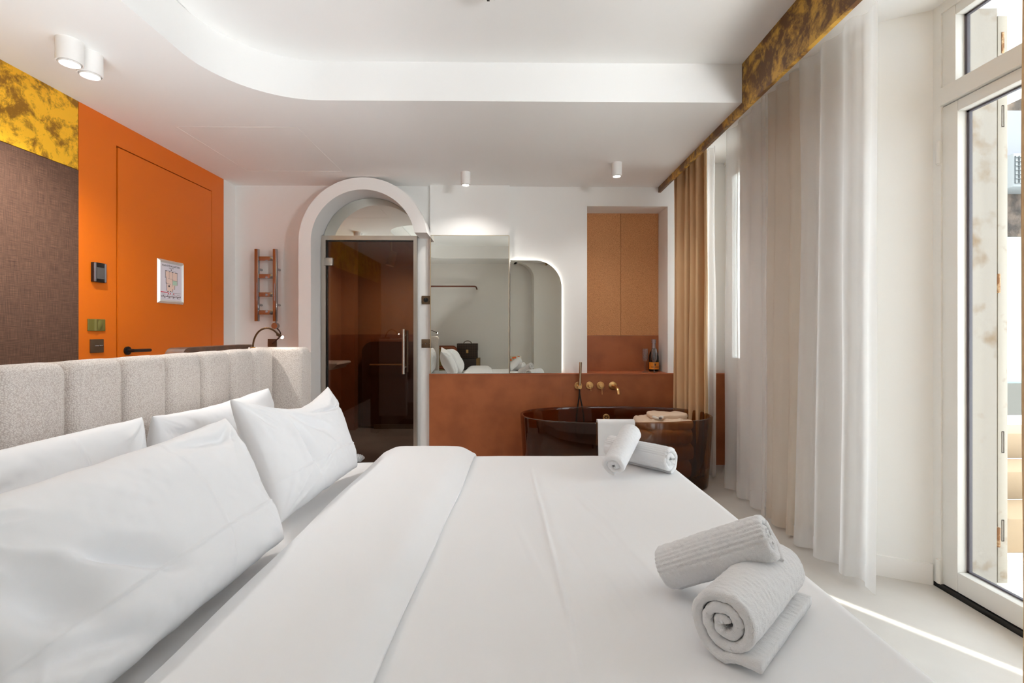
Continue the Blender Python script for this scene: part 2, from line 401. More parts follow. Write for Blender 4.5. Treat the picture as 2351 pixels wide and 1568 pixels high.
# glazed door to the street (near one)
w2 = root('window_2', (2.05, 1.41, 0), 'white glazed balcony door with transom light', None, None, 'structure')
fm = MB()
fm.box(2.022, 2.10, 2.225, 2.266, 0.02, 2.722); fm.box(2.022, 2.10, 0.53, 0.572, 0.02, 2.722)
fm.box(2.022, 2.10, 0.572, 2.225, 2.675, 2.722); fm.box(2.015, 2.10, 0.572, 2.225, 2.245, 2.325)
fm.build('window_frame', PVC, w2)
bx('threshold', BLACK, 2.024, 2.12, 0.53, 2.265, -0.02, 0.022, w2)
sm = MB()
sm.box(2.03, 2.092, 2.15, 2.226, 0.025, 2.24, 0.004); sm.box(2.03, 2.092, 0.57, 0.64, 0.025, 2.24, 0.004)
sm.box(2.03, 2.092, 0.64, 2.15, 0.025, 0.115, 0.004); sm.box(2.03, 2.092, 0.64, 2.15, 2.19, 2.24, 0.004)
sm.box(2.03, 2.092, 2.16, 2.226, 2.325, 2.68, 0.004); sm.box(2.03, 2.092, 0.57, 0.64, 2.325, 2.68, 0.004); sm.box(2.03, 2.092, 0.64, 2.16, 2.63, 2.68, 0.004)
sm.build('sash', PVC, w2, smooth=40)
GASK = pm('grey_gasket', rgb(88, 84, 92), 0.5)
gk = MB()
gk.box(2.072, 2.086, 2.137, 2.152, 0.112, 2.192); gk.box(2.072, 2.086, 0.64, 2.15, 0.112, 0.122); gk.box(2.072, 2.086, 0.64, 2.15, 2.182, 2.192)
gk.box(2.072, 2.086, 2.147, 2.162, 2.325, 2.632); gk.box(2.072, 2.086, 0.64, 2.16, 2.622, 2.632)
gk.build('gasket', GASK, w2)
bx('window_pane', GLASS, 2.076, 2.082, 0.64, 2.14, 0.12, 2.185, w2)
bx('transom_pane', GLASS, 2.076, 2.082, 0.64, 2.15, 2.325, 2.625, w2)
for z in (0.03, 1.98):
    h = MB(); h.tube([(2.018, 2.232, z), (2.018, 2.232, z + 0.105)], 0.0105, 12); h.tube([(2.018, 2.232, z - 0.006), (2.018, 2.232, z)], 0.008, 10)
    h.build('hinge', PVC, w2, smooth=40)

# gold pelmet in front of the curtains
pv = MB(); pv.prism([(vx(-0.75), -0.75), (vx(4.352), 4.352), (vx(4.352) + 0.022, 4.352), (vx(-0.75) + 0.022, -0.75)], 'z', 2.45, 2.7205)
tag(pv.build('pelmet', GOLDV), 'long mottled gold and brown pelmet board hiding the curtain track', 'pelmet')

# ------------------------------------------------------------------ counter, niche, mirrors
ct = root('counter', (0.65, 4.33, 0), 'brown tiled ledge running along the back wall behind the bathtub', 'counter')
bx('front_panel', BROWN, -0.684, 0.489, 4.311, 4.3505, 0, 0.812, ct); bx('front_panel', BROWN, 0.4915, 1.985, 4.311, 4.3505, 0, 0.812, ct)
LIP = pm('brown_edge', rgb(182, 104, 66), 0.4)
bx('tile_joint', LIP, 0.489, 0.4915, 4.3118, 4.35, 0, 0.812, ct)
tm = MB(); tm.box(0.032, 1.985, 4.306, 4.352, 0.812, 0.822); tm.box(0.731, 1.459, 4.35, 4.628, 0.782, 0.8215); tm.box(-0.684, 0.032, 4.306, 4.352, 0.812, 0.8185)
tm.build('top_slab', LIP, ct)
bx('backsplash', BROWN, 0.731, 1.459, 4.612, 4.629, 0.8215, 1.158, ct)
for k, (a, b) in enumerate(((0.731, 1.096), (1.099, 1.459))):
    struct(bx('trim_9' if k == 0 else 'trim_10', CORK, a, b, 4.614, 4.6295, 1.159, 2.3255), ('left' if k == 0 else 'right') + ' cork panel lining the niche above the ledge')
m1 = root('wall_mirror', (-0.32, 4.31, 0.82), 'tall rectangular frameless mirror on the white pilaster', 'mirror')
bx('mirror_glass', MIRROR, -0.668, 0.022, 4.305, 4.3115, 0.824, 2.049, m1)
ed = MB(); ed.box(-0.674, -0.669, 4.302, 4.3115, 0.822, 2.051); ed.box(0.023, 0.028, 4.302, 4.3115, 0.822, 2.051); ed.box(-0.669, 0.023, 4.302, 4.3115, 2.0495, 2.052)
ed.build('edge_strip', pm('pale_edge', rgb(206, 186, 150), 0.35, metal=0.6), m1)
# arched mirror turned slightly towards the windows, lit from behind
Ma = Matrix.Translation((0.036, 4.302, 0)) @ Matrix.Rotation(0.055, 4, 'Z')
ol = [(0.0, 0.826), (0.462, 0.826), (0.462, 1.585)] + arc(0.222, 1.591, 0.24, 0, 90, 24) + [(0.0, 1.831)]
mb = MB().prism(ol, 'y', 0.0, 0.006); mb.v = [tuple(Ma @ Vector(p)) for p in mb.v]
m2 = root('backlit_mirror', (0.26, 4.315, 0.822), 'mirror with one rounded top corner and a glowing edge', 'mirror')
mb.build('mirror_glass', MIRROR, m2)
o1 = [(0.458, 0.84), (0.458, 1.585)] + arc(0.222, 1.591, 0.236, 0, 90, 24) + [(0.0, 1.827)]
o2 = [(0.448, 0.84), (0.448, 1.585)] + arc(0.222, 1.591, 0.226, 0, 90, 24) + [(0.0, 1.817)]
lb = MB().ring(o1, o2, 'y', 0.0065, 0.0125); lb.v = [tuple(Ma @ Vector(p)) for p in lb.v]
tag(lb.build('led_strip', LED_E, m2), 'glowing warm white edge light')
# half-round mirror over the glass door
hw = math.acos((2.05 - cz) / r)
po = arc(cx, cz, r - 0.003, 90 - math.degrees(hw), 90 + math.degrees(hw), 40)
tag(MB().prism(po, 'y', 4.338, 4.3495).build('lunette_mirror', MIRROR), 'half-round mirror above the glass door inside the white arch', 'mirror')

# glass bathroom door
d2 = root('door_2', (-1.21, 4.33, 0), 'brown tinted glass bathroom door in a steel frame', None, None, 'structure')
fr = MB(); fr.box(-1.6375, -1.598, 4.30, 4.35, 0, 2.046); fr.box(-0.822, -0.7925, 4.30, 4.35, 0, 2.046); fr.box(-1.598, -0.822, 4.30, 4.35, 2.006, 2.046)
fr.build('door_frame', STEEL, d2)
gkd = MB(); gkd.box(-1.5975, -1.588, 4.325, 4.345, 0, 2.006); gkd.box(-1.588, -0.8225, 4.325, 4.345, 1.996, 2.006)
gkd.build('gasket', BLACK, d2)
bx('glass_pane', BGLASS, -1.587, -0.824, 4.312, 4.322, 0.008, 1.995, d2)
for z in (1.78, 0.25):
    bx('hinge', STEEL, -1.612, -1.535, 4.296, 4.328, z, z + 0.07, d2, 0.004)
ph = MB(); ph.tube([(-0.905, 4.275, 0.82), (-0.905, 4.275, 1.215)], 0.013, 16); ph.tube([(-0.89, 4.36, 0.83), (-0.89, 4.36, 1.205)], 0.013, 16)
for z in (0.88, 1.16): ph.tube([(-0.905, 4.275, z), (-0.89, 4.36, z)], 0.007, 10)
ph.build('pull_handle', STEEL, d2, smooth=50)

# things inside the bathroom
sd = [(-1.78, 0.03), (-1.78, 0.93)] + arc(-1.64, 0.93, 0.14, 180, 90, 10) + [(-0.46, 1.07), (-0.46, 0.03)]
sp = root('shower_panel', (-1.1, 6.0, 0), 'dark brown low partition with rounded corner inside the bathroom', 'partition')
MB().prism(sd, 'y', 5.98, 6.03).build('panel', pm('dark_brown_panel', rgb(84, 44, 28), 0.5), sp)
bx('threshold', pm('bronze_sill', rgb(120, 98, 78), 0.4, metal=0.4), -1.62, -0.46, 5.94, 5.98, 0.0, 0.05, sp)
tb = root('towel_rail', (-1.4, 5.93, 0.78), 'bronze towel bar on the dark bathroom partition', 'towel rail')
bar = MB(); bar.tube([(-1.66, 5.975, 0.79), (-1.66, 5.92, 0.79)], 0.008, 8); bar.tube([(-1.66, 5.92, 0.79), (-1.2, 5.92, 0.79)], 0.011, 10); bar.tube([(-1.2, 5.975, 0.79), (-1.2, 5.92, 0.79)], 0.008, 8)
bar.build('bar', BRASS, tb, smooth=50)
sk = MB(); sk.box(-1.985, -1.72, 4.95, 5.4, 0.80, 0.875, 0.02, 3)
for i, p in enumerate(sk.v):
    if p[2] < 0.83: sk.v[i] = (p[0] - 0.05 if p[0] > -1.9 else p[0], p[1], p[2])
tag(sk.build('washbasin', PVC, smooth=40), 'white wall-hung washbasin edge seen through the tinted glass', 'washbasin')
sl = root('bathroom_spotlight', (-1.23, 5.2, 2.36), 'brass cylinder spotlight tilted under the bathroom ceiling', 'spotlight')
MB().tube([(-1.23, 5.2, 2.359), (-1.23, 5.2, 2.04)], 0.01, 10).build('stem', BRASS, sl, smooth=50)
MB().tube([(-1.245, 5.19, 1.90), (-1.21, 5.21, 2.05)], 0.045, 20).build('lamp_body', BRASS, sl, smooth=50)

# ------------------------------------------------------------------ ceiling spots, detector
def spot(name, loc, label, rad, h, group):
    t = root(name, loc, label, 'spotlight', group)
    x, y, z = loc
    MB().lathe([(0, 0), (rad * 1.02, 0), (rad * 1.02, -0.003), (rad, -0.004), (rad, -h), (rad * 0.9, -h), (rad * 0.9, -h * 0.9), (0, -h * 0.9)], loc, n=36).build('spot_body', WHITE, t, smooth=40)
    MB().lathe([(rad * 0.70, -h * 0.89), (rad * 0.82, -h * 0.89), (rad * 0.82, -h * 1.03), (rad * 0.76, -h * 1.06), (rad * 0.70, -h * 1.03)], loc, n=32, closed=True).build('trim_ring', WHITE, t, smooth=40)
    MB().lathe([(0, -h * 0.95), (rad * 0.69, -h * 0.95), (rad * 0.69, -h * 1.01), (0, -h * 1.01)], loc, n=28).build('lens', LAMP_E, t)
    return t
s0 = spot('ceiling_spotlight', (-1.955, 2.19, 2.5), 'white cylinder spotlight, nearer one of the close pair by the gold panel', 0.049, 0.10, 'white cylinder ceiling spotlights')
for loc, lb in (((-1.952, 2.293, 2.5), 'white cylinder spotlight, farther one of the close pair by the gold panel'),
                ((-0.332, 3.97, 2.5), 'white cylinder spotlight above the tall rectangular mirror'),
                ((0.856, 3.73, 2.5), 'white cylinder spotlight above the bathtub near the niche')):
    c = copy_tree(s0); c.location = loc; c['label'] = lb
    if loc[0] > -1: c.scale = (0.8, 0.8, 1.0)
bs = root('recessed_lamp', (-1.2, 5.6, 2.36), 'small lit lamp on the bathroom ceiling behind the tinted glass', 'spotlight')
MB().lathe([(0, 0), (0.04, 0), (0.04, -0.1), (0, -0.1)], (-1.2, 5.6, 2.36), n=24).build('spot_body', WHITE, bs, smooth=40)
MB().lathe([(0, -0.1), (0.033, -0.1), (0.033, -0.104), (0, -0.104)], (-1.2, 5.6, 2.36), n=20).build('lens', LAMP_E, bs)
sd_ = MB().lathe([(0, 0), (0.055, 0), (0.055, -0.018), (0.045, -0.035), (0.03, -0.04), (0, -0.04)], (-0.08, 2.13, 2.72), n=36)
sdo = root('smoke_detector', (-0.08, 2.13, 2.72), 'white round smoke detector at the top edge of the picture on the raised ceiling', 'smoke detector')
sd_.build('housing', WHITE, sdo, smooth=40)
gl = MB()
for k in range(8):
    a = 2 * PI * k / 8; gl.box(-0.006, 0.006, 0.034, 0.044, 2.681, 2.6875, M=Matrix.Translation((-0.08, 2.13, 0)) @ Matrix.Rotation(a, 4, 'Z'))
gl.build('vent_slots', BLACK, sdo)

# ------------------------------------------------------------------ wall fittings, left wall
cr = root('card_reader', (-2.42, 2.888, 1.488), 'black room card reader on the orange wall beside the door', 'card reader')
bx('reader_body', BLACK, -2.42, -2.398, 2.846, 2.93, 1.488, 1.603, cr, 0.003)
SIDE = pm('grey_metal', rgb(140, 136, 140), 0.4, metal=0.5)
bx('side_strip', SIDE, -2.405, -2.395, 2.846, 2.858, 1.49, 1.601, cr, 0.003); bx('side_strip', SIDE, -2.405, -2.395, 2.918, 2.93, 1.49, 1.601, cr, 0.003)
bx('screen', pm('grey_screen', rgb(92, 88, 86), 0.25), -2.399, -2.3965, 2.862, 2.914, 1.508, 1.575, cr)
olive = pm('olive_tape', rgb(112, 104, 44), 0.5)
tp = MB()
tp.grid(lambda u, v: (-2.416 + 0.006 * gauss(u - 0.45, 0.07) + 0.008 * max(0, 1 - ((u - 0.7) / 0.16) ** 2 - ((v - 0.5) / 0.42) ** 2), 2.822 + 0.12 * u, 1.20 + 0.07 * v), 40, 24)
o = tp.build('tape_patch', olive, smooth=180); sd2 = o.modifiers.new('s', 'SOLIDIFY'); sd2.thickness = 0.004; sd2.offset = 0
tag(o, 'olive tape patch covering a switch on the orange wall', 'tape')
sw = root('light_switch', (-2.42, 2.884, 1.072), 'bronze double toggle switch plate below the olive tape', 'switch')
bx('plate', BRONZE, -2.42, -2.412, 2.838, 2.93, 1.072, 1.152, sw, 0.002)
for y in (2.872, 2.903):
    MB().tube([(-2.412, y, 1.113), (-2.396, y + 0.004, 1.113)], lambda t: 0.006 - 0.0025 * t, 12).build('toggle', CHROME, sw, smooth=50)
# evacuation plan
ep = root('evacuation_plan', (-2.42, 3.515, 1.397), 'framed evacuation plan on the orange entrance door', 'sign')
SILV = pm('satin_silver', rgb(222, 220, 214), 0.35, metal=0.3)
x0 = -2.42
fpl = MB()
Y0, Y1, Z0, Z1, wd = 3.382, 3.652, 1.397, 1.707, 0.026
for (a, b, c_, d_) in (((Y0, Z0), (Y1, Z0), (Y1 - wd, Z0 + wd), (Y0 + wd, Z0 + wd)), ((Y1, Z0), (Y1, Z1), (Y1 - wd, Z1 - wd), (Y1 - wd, Z0 + wd)),
                       ((Y1, Z1), (Y0, Z1), (Y0 + wd, Z1 - wd), (Y1 - wd, Z1 - wd)), ((Y0, Z1), (Y0, Z0), (Y0 + wd, Z0 + wd), (Y0 + wd, Z1 - wd))):
    mid0 = ((a[0] + d_[0]) / 2, (a[1] + d_[1]) / 2); mid1 = ((b[0] + c_[0]) / 2, (b[1] + c_[1]) / 2)
    fpl.add([(x0, *a), (x0, *b), (x0 + 0.014, *mid1), (x0 + 0.014, *mid0), (x0 + 0.004, *c_), (x0 + 0.004, *d_)], [(0, 1, 2, 3), (3, 2, 4, 5)])
fpl.build('frame', SILV, ep)
PAPER = pm('white_paper', rgb(236, 230, 238), 0.5)
bx('paper', PAPER, x0 + 0.001, x0 + 0.005, Y0 + wd - 0.002, Y1 - wd + 0.002, Z0 + wd - 0.002, Z1 - wd + 0.002, ep)
INK = pm('ink', rgb(52, 44, 52), 0.6); RED = pm('red_ink', rgb(214, 40, 60), 0.6); PEACH = pm('peach_ink', rgb(246, 218, 204), 0.6); GRN = pm('green_ink', rgb(196, 222, 200), 0.6)
def rect(mb, y, z, w, h, e=0.0056): mb.box(x0 + 0.004, x0 + e, Y0 + y - w / 2, Y0 + y + w / 2, Z0 + z - h / 2, Z0 + z + h / 2)
RW = Matrix.Translation((x0 + 0.0053, 0, 0)) @ Matrix(((0, 0, 1, 0), (1, 0, 0, 0), (0, 1, 0, 0), (0, 0, 0, 1)))
text("PLAN D'ÉVACUATION", 0.0185, Matrix.Translation((0, Y0 + 0.135, Z0 + 0.268)) @ RW, INK, 'title_text', ep)
text("PREMIER ÉTAGE", 0.007, Matrix.Translation((0, Y0 + 0.135, Z0 + 0.254)) @ RW, INK, 'subtitle_text', ep)
pp = MB(); pp.prism([(Y0 + 0.072, Z0 + 0.232), (Y0 + 0.20, Z0 + 0.225), (Y0 + 0.197, Z0 + 0.135), (Y0 + 0.17, Z0 + 0.13), (Y0 + 0.172, Z0 + 0.105), (Y0 + 0.15, Z0 + 0.10), (Y0 + 0.15, Z0 + 0.088), (Y0 + 0.095, Z0 + 0.085)], 'x', x0 + 0.004, x0 + 0.0054)
pp.build('plan_rooms', PEACH, ep)
pg = MB(); rect(pg, 0.172, 0.15, 0.044, 0.032, 0.0057); pg.build('plan_stairwell', GRN, ep)
pw = MB()
for (y, z, w, h) in ((0.083, 0.231, 0.02, 0.004), (0.118, 0.229, 0.018, 0.004), (0.148, 0.227, 0.018, 0.004), (0.186, 0.226, 0.028, 0.004), (0.198, 0.18, 0.003, 0.09), (0.075, 0.205, 0.003, 0.05), (0.081, 0.165, 0.003, 0.05), (0.087, 0.12, 0.003, 0.06),
                     (0.10, 0.086, 0.014, 0.004), (0.128, 0.087, 0.012, 0.004), (0.15, 0.095, 0.003, 0.022), (0.171, 0.118, 0.003, 0.03), (0.112, 0.124, 0.014, 0.012), (0.112, 0.205, 0.0015, 0.05), (0.148, 0.2, 0.0015, 0.05), (0.13, 0.178, 0.05, 0.0015), (0.105, 0.14, 0.045, 0.0015), (0.148, 0.15, 0.0015, 0.05), (0.17, 0.167, 0.05, 0.0025), (0.135, 0.243, 0.01, 0.008), (0.135, 0.235, 0.09, 0.001)):
    rect(pw, y, z, w, h)
pw.build('plan_walls', INK, ep)
pr2 = MB(); rect(pr2, 0.066, 0.079, 0.075, 0.005); pr2.build('red_legend', RED, ep)
for y in (0.105, 0.125, 0.16):
    pr2 = MB(); rect(pr2, y, 0.071, 0.008, 0.008); pr2.build('red_icon', RED, ep)
pl2 = MB(); rect(pl2, 0.17, 0.078, 0.13, 0.0015)
for k in range(14):
    rect(pl2, 0.04 + 0.0146 * k, 0.049 + 0.003 * math.sin(k * 2.1), 0.009, 0.008 + 0.003 * (k % 3))
for z in (0.066, 0.062, 0.036):
    for k in range(4): rect(pl2, 0.06 + 0.05 * k, z, 0.034, 0.001)
pl2.build('legend_icons', pm('grey_ink', rgb(122, 108, 112), 0.6), ep)

# ------------------------------------------------------------------ towel warmer + sockets on the back wall
tw = root('towel_warmer', (-2.1, 4.28, 1.26), 'chrome ladder towel warmer on the back wall left of the arch', 'towel warmer')
for x in (-2.185, -2.025):
    bx('upright', CHROME, x - 0.017, x + 0.017, 4.255, 4.285, 1.285, 1.92, tw, 0.003)
for z in (1.835, 1.68, 1.52, 1.363):
    bx('rung', CHROME, -2.169, -2.041, 4.258, 4.28, z - 0.019, z + 0.019, tw, 0.003)
for x in (-2.185, -2.025):
    for z in (1.745, 1.43):
        MB().tube([(x, 4.3495, z), (x, 4.28, z)], 0.011, 12).build('bracket', CHROME, tw, smooth=50)
kb = MB().lathe([(0, -0.022), (0.026, -0.022), (0.028, -0.018), (0.028, 0.02), (0, 0.022)], (-2.025, 4.27, 1.245), (0, 1, 0), 28)
kb.tube([(-2.02, 4.27, 1.268), (-2.02, 4.27, 1.287)], 0.009, 10)
kb.build('thermostat_knob', CHROME, tw, smooth=40)
MB().tube(bez((-2.01, 4.27, 1.222), (-1.95, 4.29, 1.16), (-2.03, 4.31, 1.13), (-2.085, 4.338, 1.088), 24), 0.0055, 8).build('power_cord', pm('brown_cord', rgb(72, 48, 34), 0.6), tw, smooth=60)
CORDS = BRONZE
so = root('wall_socket', (-2.085, 4.345, 1.05), 'bronze cable outlet plate below the towel warmer', 'socket', 'bronze wall plates')
bx('plate', BRONZE, -2.128, -2.05, 4.3425, 4.3505, 1.05, 1.13, so, 0.001)
for z, lb, in ((1.44, 'bronze power socket with a black round inlet between arch and tall mirror'), (1.05, 'bronze switch plate with small toggle beside the foot of the tall mirror')):
    s_ = root('wall_socket', (-0.72, 4.345, z), lb, 'socket', 'bronze wall plates')
    bx('plate', BRONZE, -0.757, -0.680, 4.3425, 4.3505, z, z + 0.077, s_, 0.001)
    for x in (-0.75, -0.687): MB().lathe([(0, 0), (0.002, 0), (0.002, 0.001), (0, 0.001)], (x, 4.3425, z + 0.038), (0, -1, 0), 8).build('screw', STEEL, s_)
    if z > 1.2:
        MB().lathe([(0, 0), (0.021, 0), (0.021, 0.003), (0.018, 0.003), (0.017, 0.001), (0, 0.001)], (-0.719, 4.343, z + 0.038), (0, -1, 0), 24).build('inlet', BLACK, s_, smooth=40)
        MB().tube([(-0.719, 4.342, z + 0.047), (-0.719, 4.336, z + 0.047)], 0.0025, 8).build('earth_pin', CHROME, s_)
    else:
        MB().tube([(-0.719, 4.343, z + 0.038), (-0.719, 4.330, z + 0.036)], lambda t: 0.006 - 0.002 * t, 10).build('toggle', CHROME, s_, smooth=50)

# ------------------------------------------------------------------ bed
X_H = -1.330
hd = root('headboard', (-1.41, 1.5, 0), 'long cream boucle headboard with upholstered vertical channels', 'headboard')
def channel(y0, y1, zt=1.107, bulge=0.058):
    yc, hw_ = (y0 + y1) / 2, (y1 - y0) / 2
    def fn(u, v):
        a = 2 * u - 1
        rc = 0.035
        z = 0.2 + (zt - 0.2) * min(1, v / 0.86)
        k = max(0.0, (v - 0.86) / 0.14)
        f = (1 - abs(a) ** 4.6) ** 0.5
        x = X_H - bulge + bulge * f
        if k > 0:
            ang = k * PI / 2
            z = zt - rc + rc * math.sin(ang); x = (X_H - bulge + bulge * f) - rc * (1 - math.cos(ang)) - 0.02 * max(0, k - 0.9) * 10
            z -= (1 - f) * 0.028
        else:
            z = 0.2 + (zt - rc - 0.2) * v / 0.86
        return (x, yc + math.copysign(abs(a) ** 0.8, a) * hw_ * 0.997, z)
    m = MB().grid(fn, 28, 24)
    top = [i * 25 + 24 for i in range(29)]
    return m
ys = [0.20 + (2.806 - 0.20) / 12 * k for k in range(13)]
for k in range(12):
    channel(ys[k], ys[k + 1]).build('channel_panel', BOUCLE, hd, smooth=180, recalc=False)
def wing(y0, y1, face):
    # rounded upholstered end panel standing square to the headboard
    pts = [(-1.50, 0.2), (-1.178, 0.2), (-1.178, 1.07)] + arc(-1.213, 1.07, 0.035, 0, 90, 8) + [(-1.50, 1.105)]
    m = MB()
    bm = bmesh.new()
    vs = [bm.verts.new((p[0], y0, p[1])) for p in pts]; f = bm.faces.new(vs)
    ex = bmesh.ops.extrude_face_region(bm, geom=[f]); bmesh.ops.translate(bm, verts=[e for e in ex['geom'] if isinstance(e, bmesh.types.BMVert)], vec=(0, y1 - y0, 0))
    bmesh.ops.recalc_face_normals(bm, faces=bm.faces)
    ed = [e for e in bm.edges if abs(e.verts[0].co.y - e.verts[1].co.y) < 1e-6]
    bmesh.ops.bevel(bm, geom=ed, offset=0.025, segments=4, profile=0.5, affect='EDGES')
    bm.verts.index_update()
    m.add([w.co.copy() for w in bm.verts], [[w.index for w in q.verts] for q in bm.faces]); bm.free()
    return m
wing(2.811, 2.935, 1).build('wing_panel', BOUCLE, hd, smooth=50); wing(0.07, 0.19, -1).build('wing_panel', BOUCLE, hd, smooth=50)
bx('back_board', pm('headboard_back', rgb(190, 178, 166), 0.9), -1.50, -1.402, 0.19, 2.815, 0, 1.098, hd, 0.006)
tag(bx('fill_strip', FILL_E, -1.575, -1.545, 0.30, 2.2, 1.000, 1.012, hd), 'added unseen fill strip along the back of the headboard')  # strip added out of sight as fill for the lowered ceiling
bx('fill_strip_tray', BRONZE, -1.58, -1.50, 0.29, 2.21, 0.985, 1.0, hd)
bx('reveal_strip', pm('dark_reveal', rgb(96, 84, 76), 0.7), -1.42, -1.365, 2.8065, 2.8105, 0.2, 1.095, hd)

bd = root('bed', (-0.28, 1.52, 0), 'low upholstered double bed base under the white mattress', 'bed')
bx('base', pm('grey_fabric_base', rgb(176, 170, 164), 0.9), -1.30, 0.72, 0.66, 2.38, 0.06, 0.28, bd, 0.01)
for x in (-1.2, 0.6):
    for y in (0.75, 2.29): MB().tube([(x, y, 0), (x, y, 0.065)], 0.025, 12).build('leg', BLACK, bd)
ms = root('mattress', (-0.28, 1.52, 0.28), 'mattress with a fitted white sheet showing between pillows and duvet', 'mattress')
def shz(x, y):
    return 0.0022 * nz(x * 9, y * 3.2, 1.3) + 0.0035 * nz(x * 3, y * 2, 7)
mt = MB()
def mfn(u, v):
    W, D, rr = 1.32 + 0.755, 2.43 - 0.62, 0.035
    return None
bmx = MB().box(-1.32, 0.755, 0.62, 2.43, 0.28, 0.545, 0.035, 4)
bmx.build('mattress_body', LINEN, ms, smooth=60)
sh = MB().grid(lambda u, v: (-1.31 + 0.8 * u, 0.64 + 1.79 * v, 0.5495 + shz(-1.31 + 0.8 * u, 0.64 + 1.79 * v) - 0.03 * sst(0.988, 1.0, v)), 100, 160)
sh.build('fitted_sheet', LINEN, ms, smooth=180)

# duvet: a cloth draped over far side, near side and foot, with rounded edges
dv = root('duvet', (0.1, 1.5, 0.57), 'white duvet covering the bed with its top edge folded back', 'duvet')
def drape(s, lo, hi, r):
    """arc-length coordinate -> (position, drop)"""
    if s > hi - r:
        d = s - (hi - r); a = d / r
        if a < PI / 2: return hi - r + r * math.sin(a), r * (1 - math.cos(a))
        return hi + 0.02 * min(1, (d - r * PI / 2) / 0.3), r + (d - r * PI / 2)
    if s < lo + r:
        d = (lo + r) - s; a = d / r
        if a < PI / 2: return lo + r - r * math.sin(a), r * (1 - math.cos(a))
        return lo - 0.02 * min(1, (d - r * PI / 2) / 0.3), r + (d - r * PI / 2)
    return s, 0.0
ZT = 0.578
def duvet_z(x, y):
    z = 0.0075 * nz(x * 1.7, y * 1.6, 3.1) + 0.0028 * nz(x * 5, y * 3.4, 9.2)
    w = 0.004 * nz(0.3, y * 2.2, 4)
    lx = 0.125 + 0.012 * math.sin(y * 2.1) + w
    k = sst(0.7, 1.1, y) * (1 - sst(2.0, 2.3, y))
    z += 0.0042 * gauss(x - lx, 0.0065) * k + 0.0022 * gauss(x - lx - 0.03, 0.02) * k
    z += 0.0020 * gauss(y - 1.86 - 0.02 * nz(x * 3, 0, 1), 0.006) * sst(-0.2, 0.0, x) * (1 - sst(0.1, 0.3, x))
    # small wrinkles fanning from the crease
    q = (nz((x + 0.16 * y) * 42, y * 3.5, 5.5))
    z += 0.0011 * max(0, q) * gauss(x - 0.2, 0.22) * gauss(y - 1.45, 0.45) * 2
    z += 0.0016 * max(0, nz((x * 0.9 - 0.5 * y) * 22, (y + x) * 2.0, 2.2)) * gauss(x - 0.5, 0.25)
    return z
def dfn(u, v):
    sx = -0.42 + (0.76 + 0.30 + 0.42) * u
    sy = 0.30 + (2.76 - 0.30) * v
    x, dx = drape(sx, -9, 0.792, 0.045); y, dy = drape(sy, 0.60, 2.447, 0.04)
    if dx > 0 and dy > 0:
        d = math.hypot(dx, dy) if max(dx, dy) < 0.05 else max(dx, dy) + 0.25 * min(dx, dy)
    else: d = max(dx, dy)
    corner = sst(0.70, 0.80, x) * sst(2.33, 2.45, y)
    f = 1 - min(1, d / 0.05)
    return (x - 0.05 * corner, y - 0.05 * corner, ZT - d + duvet_z(x, y) * f - 0.02 * corner * f)
MB().grid(dfn, 370, 260).build('duvet_cover', LINEN, dv, smooth=180)
def bfn(u, v):
    # folded-back band: closed flattened roll, u round the section, v along the bed
    sy = 0.30 + (2.70 - 0.30) * v
    y, dy = drape(sy, 0.60, 2.447, 0.045)
    t = (y - 0.85) / 1.6
    xl = -0.625 + 0.012 * nz(0, y * 2, 3) + 0.02 * t; xr = -0.232 + 0.085 * t + 0.006 * nz(3, y * 2.4, 1)
    a = 2 * PI * u
    ca, sa = math.cos(a), math.sin(a)
    hb = 0.029 + 0.003 * nz(5, y * 3, 1); hh = hb * (1 - 0.5 * sst(0.3, 1.0, ca) - 0.3 * sst(0.5, 1.0, -ca))
    pe = (0.45 if ca > 0 else 0.6) if sa > 0 else 0.12
    xx = (xl + xr) / 2 + (xr - xl) / 2 * math.copysign(abs(ca) ** pe, ca)
    zz = hh * math.copysign(abs(sa) ** 0.8, sa)
    top = 0.5 + 0.5 * sa
    zz += top * (0.006 * nz(xx * 3, y * 2.2, 8) + 0.0022 * nz((xx + 0.3 * y) * 12, y * 4, 8))
    d = dy
    return (xx, y + (0.012 * (xx > -9) if dy > 0.03 else 0), ZT + hh - 0.006 - d + zz * (1 if d < 0.04 else 0.8))
MB().grid(bfn, 120, 160, wu=True).build('folded_edge', LINEN, dv, smooth=180)

